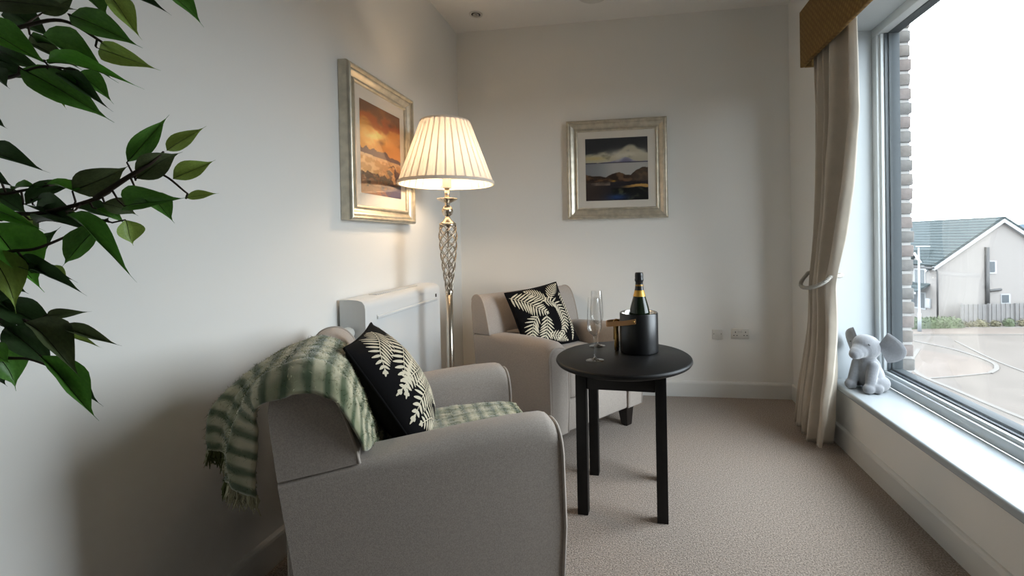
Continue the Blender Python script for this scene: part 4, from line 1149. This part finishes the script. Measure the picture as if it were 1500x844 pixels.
LV = [ # base x,y, tip x,y, width, tone, depth
 (50, 55, 163, 100, 40, 1, .60), (100, 20, 201, 63, 40, 1, .59), (160, -8, 206, 50, 30, 2, .61), (112, -22, 160, 22, 42, 1, .61), (142, 70, 224, 99, 30, 2, .62),
 (222, -25, 300, 30, 34, 1, .61), (180, -16, 238, 11, 18, 0, .62), (-34, 36, 73, 93, 40, 3, .57), (64, 88, 194, 115, 20, 3, .58), (28, 98, 160, 172, 46, 1, .60),
 (84, 104, 157, 152, 24, 0, .61), (108, 106, 163, 143, 28, 1, .62), (70, 130, 98, 155, 14, 2, .62), (-22, 2, 104, 8, 44, 4, .62), (12, 12, 72, 50, 36, 0, .63),
 (-26, 92, 52, 112, 34, 0, .63), (-24, 104, 15, 126, 20, 0, .61), (36, 60, 112, 92, 22, 4, .61), (-28, 168, 9, 185, 14, 0, .60), (60, 20, 110, -8, 26, 4, .63), (-10, 70, 60, 100, 30, 0, .64),
 (-24, 222, 60, 241, 28, 0, .60), (186, 238, 246, 170, 27, 1, .61), (243, 221, 298, 186, 22, 2, .62), (199, 262, 264, 222, 36, 4, .61), (253, 262, 315, 234, 27, 2, .62),
 (273, 290, 318, 282, 14, 2, .62), (106, 280, 190, 243, 42, 4, .60), (182, 302, 267, 288, 36, 1, .60), (213, 282, 256, 321, 30, 1, .61), (184, 322, 196, 360, 32, 2, .61),
 (96, 310, 199, 398, 22, 1, .58), (157, 320, 80, 396, 32, 1, .60), (30, 374, 78, 338, 34, 0, .62), (-18, 326, 66, 424, 58, 3, .59), (-22, 362, 29, 450, 42, 2, .57),
 (30, 380, 98, 407, 22, 0, .60), (42, 396, 118, 421, 17, 0, .59), (-14, 303, 60, 336, 22, 3, .57), (48, 322, 150, 332, 30, 0, .61), (66, 268, 137, 285, 14, 3, .59),
 (34, 300, 125, 258, 24, 0, .62), (18, 277, 54, 270, 16, 1, .62), (140, 305, 187, 327, 14, 1, .60), (-24, 252, 16, 271, 26, 0, .61), (48, 300, 122, 320, 30, 0, .62),
 (108, 303, 176, 320, 26, 0, .61), (150, 297, 202, 314, 26, 4, .60), (12, 320, 52, 346, 22, 2, .63), (70, 390, 99, 409, 16, 2, .62), (-16, 280, 40, 312, 34, 0, .62), (20, 345, 60, 316, 30, 4, .63),
 (-4, 443, 92, 487, 38, 0, .60), (66, 462, 128, 456, 15, 4, .61), (36, 468, 124, 541, 38, 4, .59), (6, 478, 82, 537, 38, 0, .61), (58, 520, 147, 614, 32, 1, .59),
 (72, 533, 149, 588, 24, 0, .61), (-24, 502, 31, 569, 46, 1, .60), (-28, 508, 14, 530, 30, 3, .58), (90, 479, 176, 505, 17, 4, .60), (95, 494, 144, 504, 9, 2, .61), (-24, 415, 24, 452, 34, 0, .61),
 (-20, 460, 30, 490, 26, 0, .62), (-30, 540, 12, 560, 24, 0, .62), (-12, 395, 40, 430, 30, 0, .62)]
rl = random.Random(11)
def leaf_mesh(curl, fold, tm, bend=0):
    N = 12; vs = []; fs = []
    for i in range(N + 1):
        t = i / N
        w = .5 * (math.sin(PI * min(1, t / .88) ** .96) ** 1.05 if t < .88 else 0)
        w = max(w, .5 * .035 * (1 - t) / .14 if t > .82 else 0); w = max(w, .004)
        z0 = -curl * (t - .35) ** 2 + .02 * math.sin(t * 6); bx_ = bend * math.sin(t * 3.4) * t
        for s, kx in ((-1, 1), (-1, .5), (0, 0), (1, .5), (1, 1)):
            x = s * w * kx; vs.append((x + bx_, t, z0 + fold * abs(x) + .02 * math.sin(t * 17 + s) * kx * w * 2))
    for i in range(N):
        for k in range(4): fs.append((i * 5 + k, i * 5 + k + 1, i * 5 + k + 6, i * 5 + k + 5))
    me = bpy.data.meshes.new('leaf'); me.from_pydata(vs, [], fs); me.update(); me.materials.append(LEAVES[tm])
    me.polygons.foreach_set('use_smooth', [True] * len(me.polygons)); return me
def rib_mesh(curl, bend):
    N = 8; pts = [(bend * math.sin(t * 3.4) * t, t, -curl * (t - .35) ** 2 + .02 * math.sin(t * 6) + .004) for t in [i / N * .8 for i in range(N + 1)]]
    v, f = tube_data(pts, [.014 - .0011 * i for i in range(N + 1)], 4); me = bpy.data.meshes.new('midrib'); me.from_pydata(v, [], f); me.materials.append(M['vein']); return me
VAR = [(.25, .25, 0), (.45, .45, .10), (.38, .35, -.12), (.15, .5, .06)]
LM = [[leaf_mesh(c, f, t, b) for c, f, b in VAR] for t in range(5)]
RIB = [rib_mesh(c, b) for c, f, b in VAR]
def place_leaf(B, Tp, wid, tone, facing):
    d = Tp - B; ln = d.length; y = d.normalized(); x = y.cross(facing)
    if x.length < .1: x = y.cross(Vector((1, 0, 0)))
    x.normalize(); z = x.cross(y)
    m = Matrix(((x.x * wid, y.x * ln, z.x * ln, B.x), (x.y * wid, y.y * ln, z.y * ln, B.y), (x.z * wid, y.z * ln, z.z * ln, B.z), (0, 0, 0, 1)))
    vi = rl.randrange(4); o = bpy.data.objects.new('leaf', LM[tone][vi]); C.objects.link(o); o.parent = fi; o.matrix_local = m
    r = bpy.data.objects.new('midrib', RIB[vi]); C.objects.link(r); r.parent = o
    r.scale = (1, 1, 1)
    # petiole to the nearest twig
    nb = min(bpts, key=lambda p: (p - B).length)
    if (nb - B).length > .004:
        mid = (nb + B) / 2 + Vector((rl.uniform(-.004, .004), rl.uniform(-.004, .004), -.004))
        tube('twig', [nb, mid, B, B + y * ln * .04], [.0014, .0012, .001, .0008], M['bark'], fi, 5)
for bx, by, tx, ty, w, tone, d in LV:
    B = L_(at_d(bx, by, d)); Tp = L_(at_d(tx, ty, d + rl.uniform(-.02, .02)))
    fac = (-ray((bx + tx) / 2, (by + ty) / 2)).normalized() + Vector((rl.uniform(-.1, .7), rl.uniform(-.35, .35), rl.uniform(.0, .6)))
    place_leaf(B, Tp, w / F_PX * d * 1.02, tone, fac)
# crown beyond the picture edge: more branches on the side away from the room, with leaves along them
opts = []
for z0, dx, dy, dz in ((1.05, .02, -.24, .10), (1.2, -.10, -.20, .12), (1.35, .08, -.24, .14), (1.5, -.06, -.26, .10), (1.62, .05, -.20, .16), (1.74, -.08, -.14, .16), (1.84, .02, -.16, .12), (1.84, -.06, .06, .16)):
    pts = cr([(0, 0, z0), (dx * .5, dy * .5, z0 + dz * .7), (dx, dy, z0 + dz)], 8)
    tube('branch', pts, [.0036 - .0024 * i / (len(pts) - 1) for i in range(len(pts))], M['bark'], fi, 6)
    opts += pts[4:]
bpts += opts
for i in range(130):
    p = opts[rl.randrange(len(opts))] if i < 95 else bpts[rl.randrange(len(bpts))]
    base = p + Vector((rl.gauss(0, .014), rl.gauss(0, .014), rl.gauss(0, .014)))
    a = rl.uniform(0, 2 * PI); d = Vector((math.cos(a), math.sin(a) - .3, rl.uniform(-.9, .2))).normalized()
    tip = base + d * rl.uniform(.06, .09)
    if FO.x + min(base.x, tip.x) < XL + .02: continue
    inside = False                      # the leaves in the photograph are the ones listed above
    for q in (tip, base):
        v = FO + q - CAM; dep = v.dot(fwd)
        if dep > .05 and CX + F_PX * v.dot(right) / dep > -25: inside = True
    if inside: continue
    place_leaf(base, tip, rl.uniform(.026, .036), rl.randrange(5), Vector((rl.uniform(-.5, .5), rl.uniform(-1, 0), 1)))
bpy.context.view_layer.update()
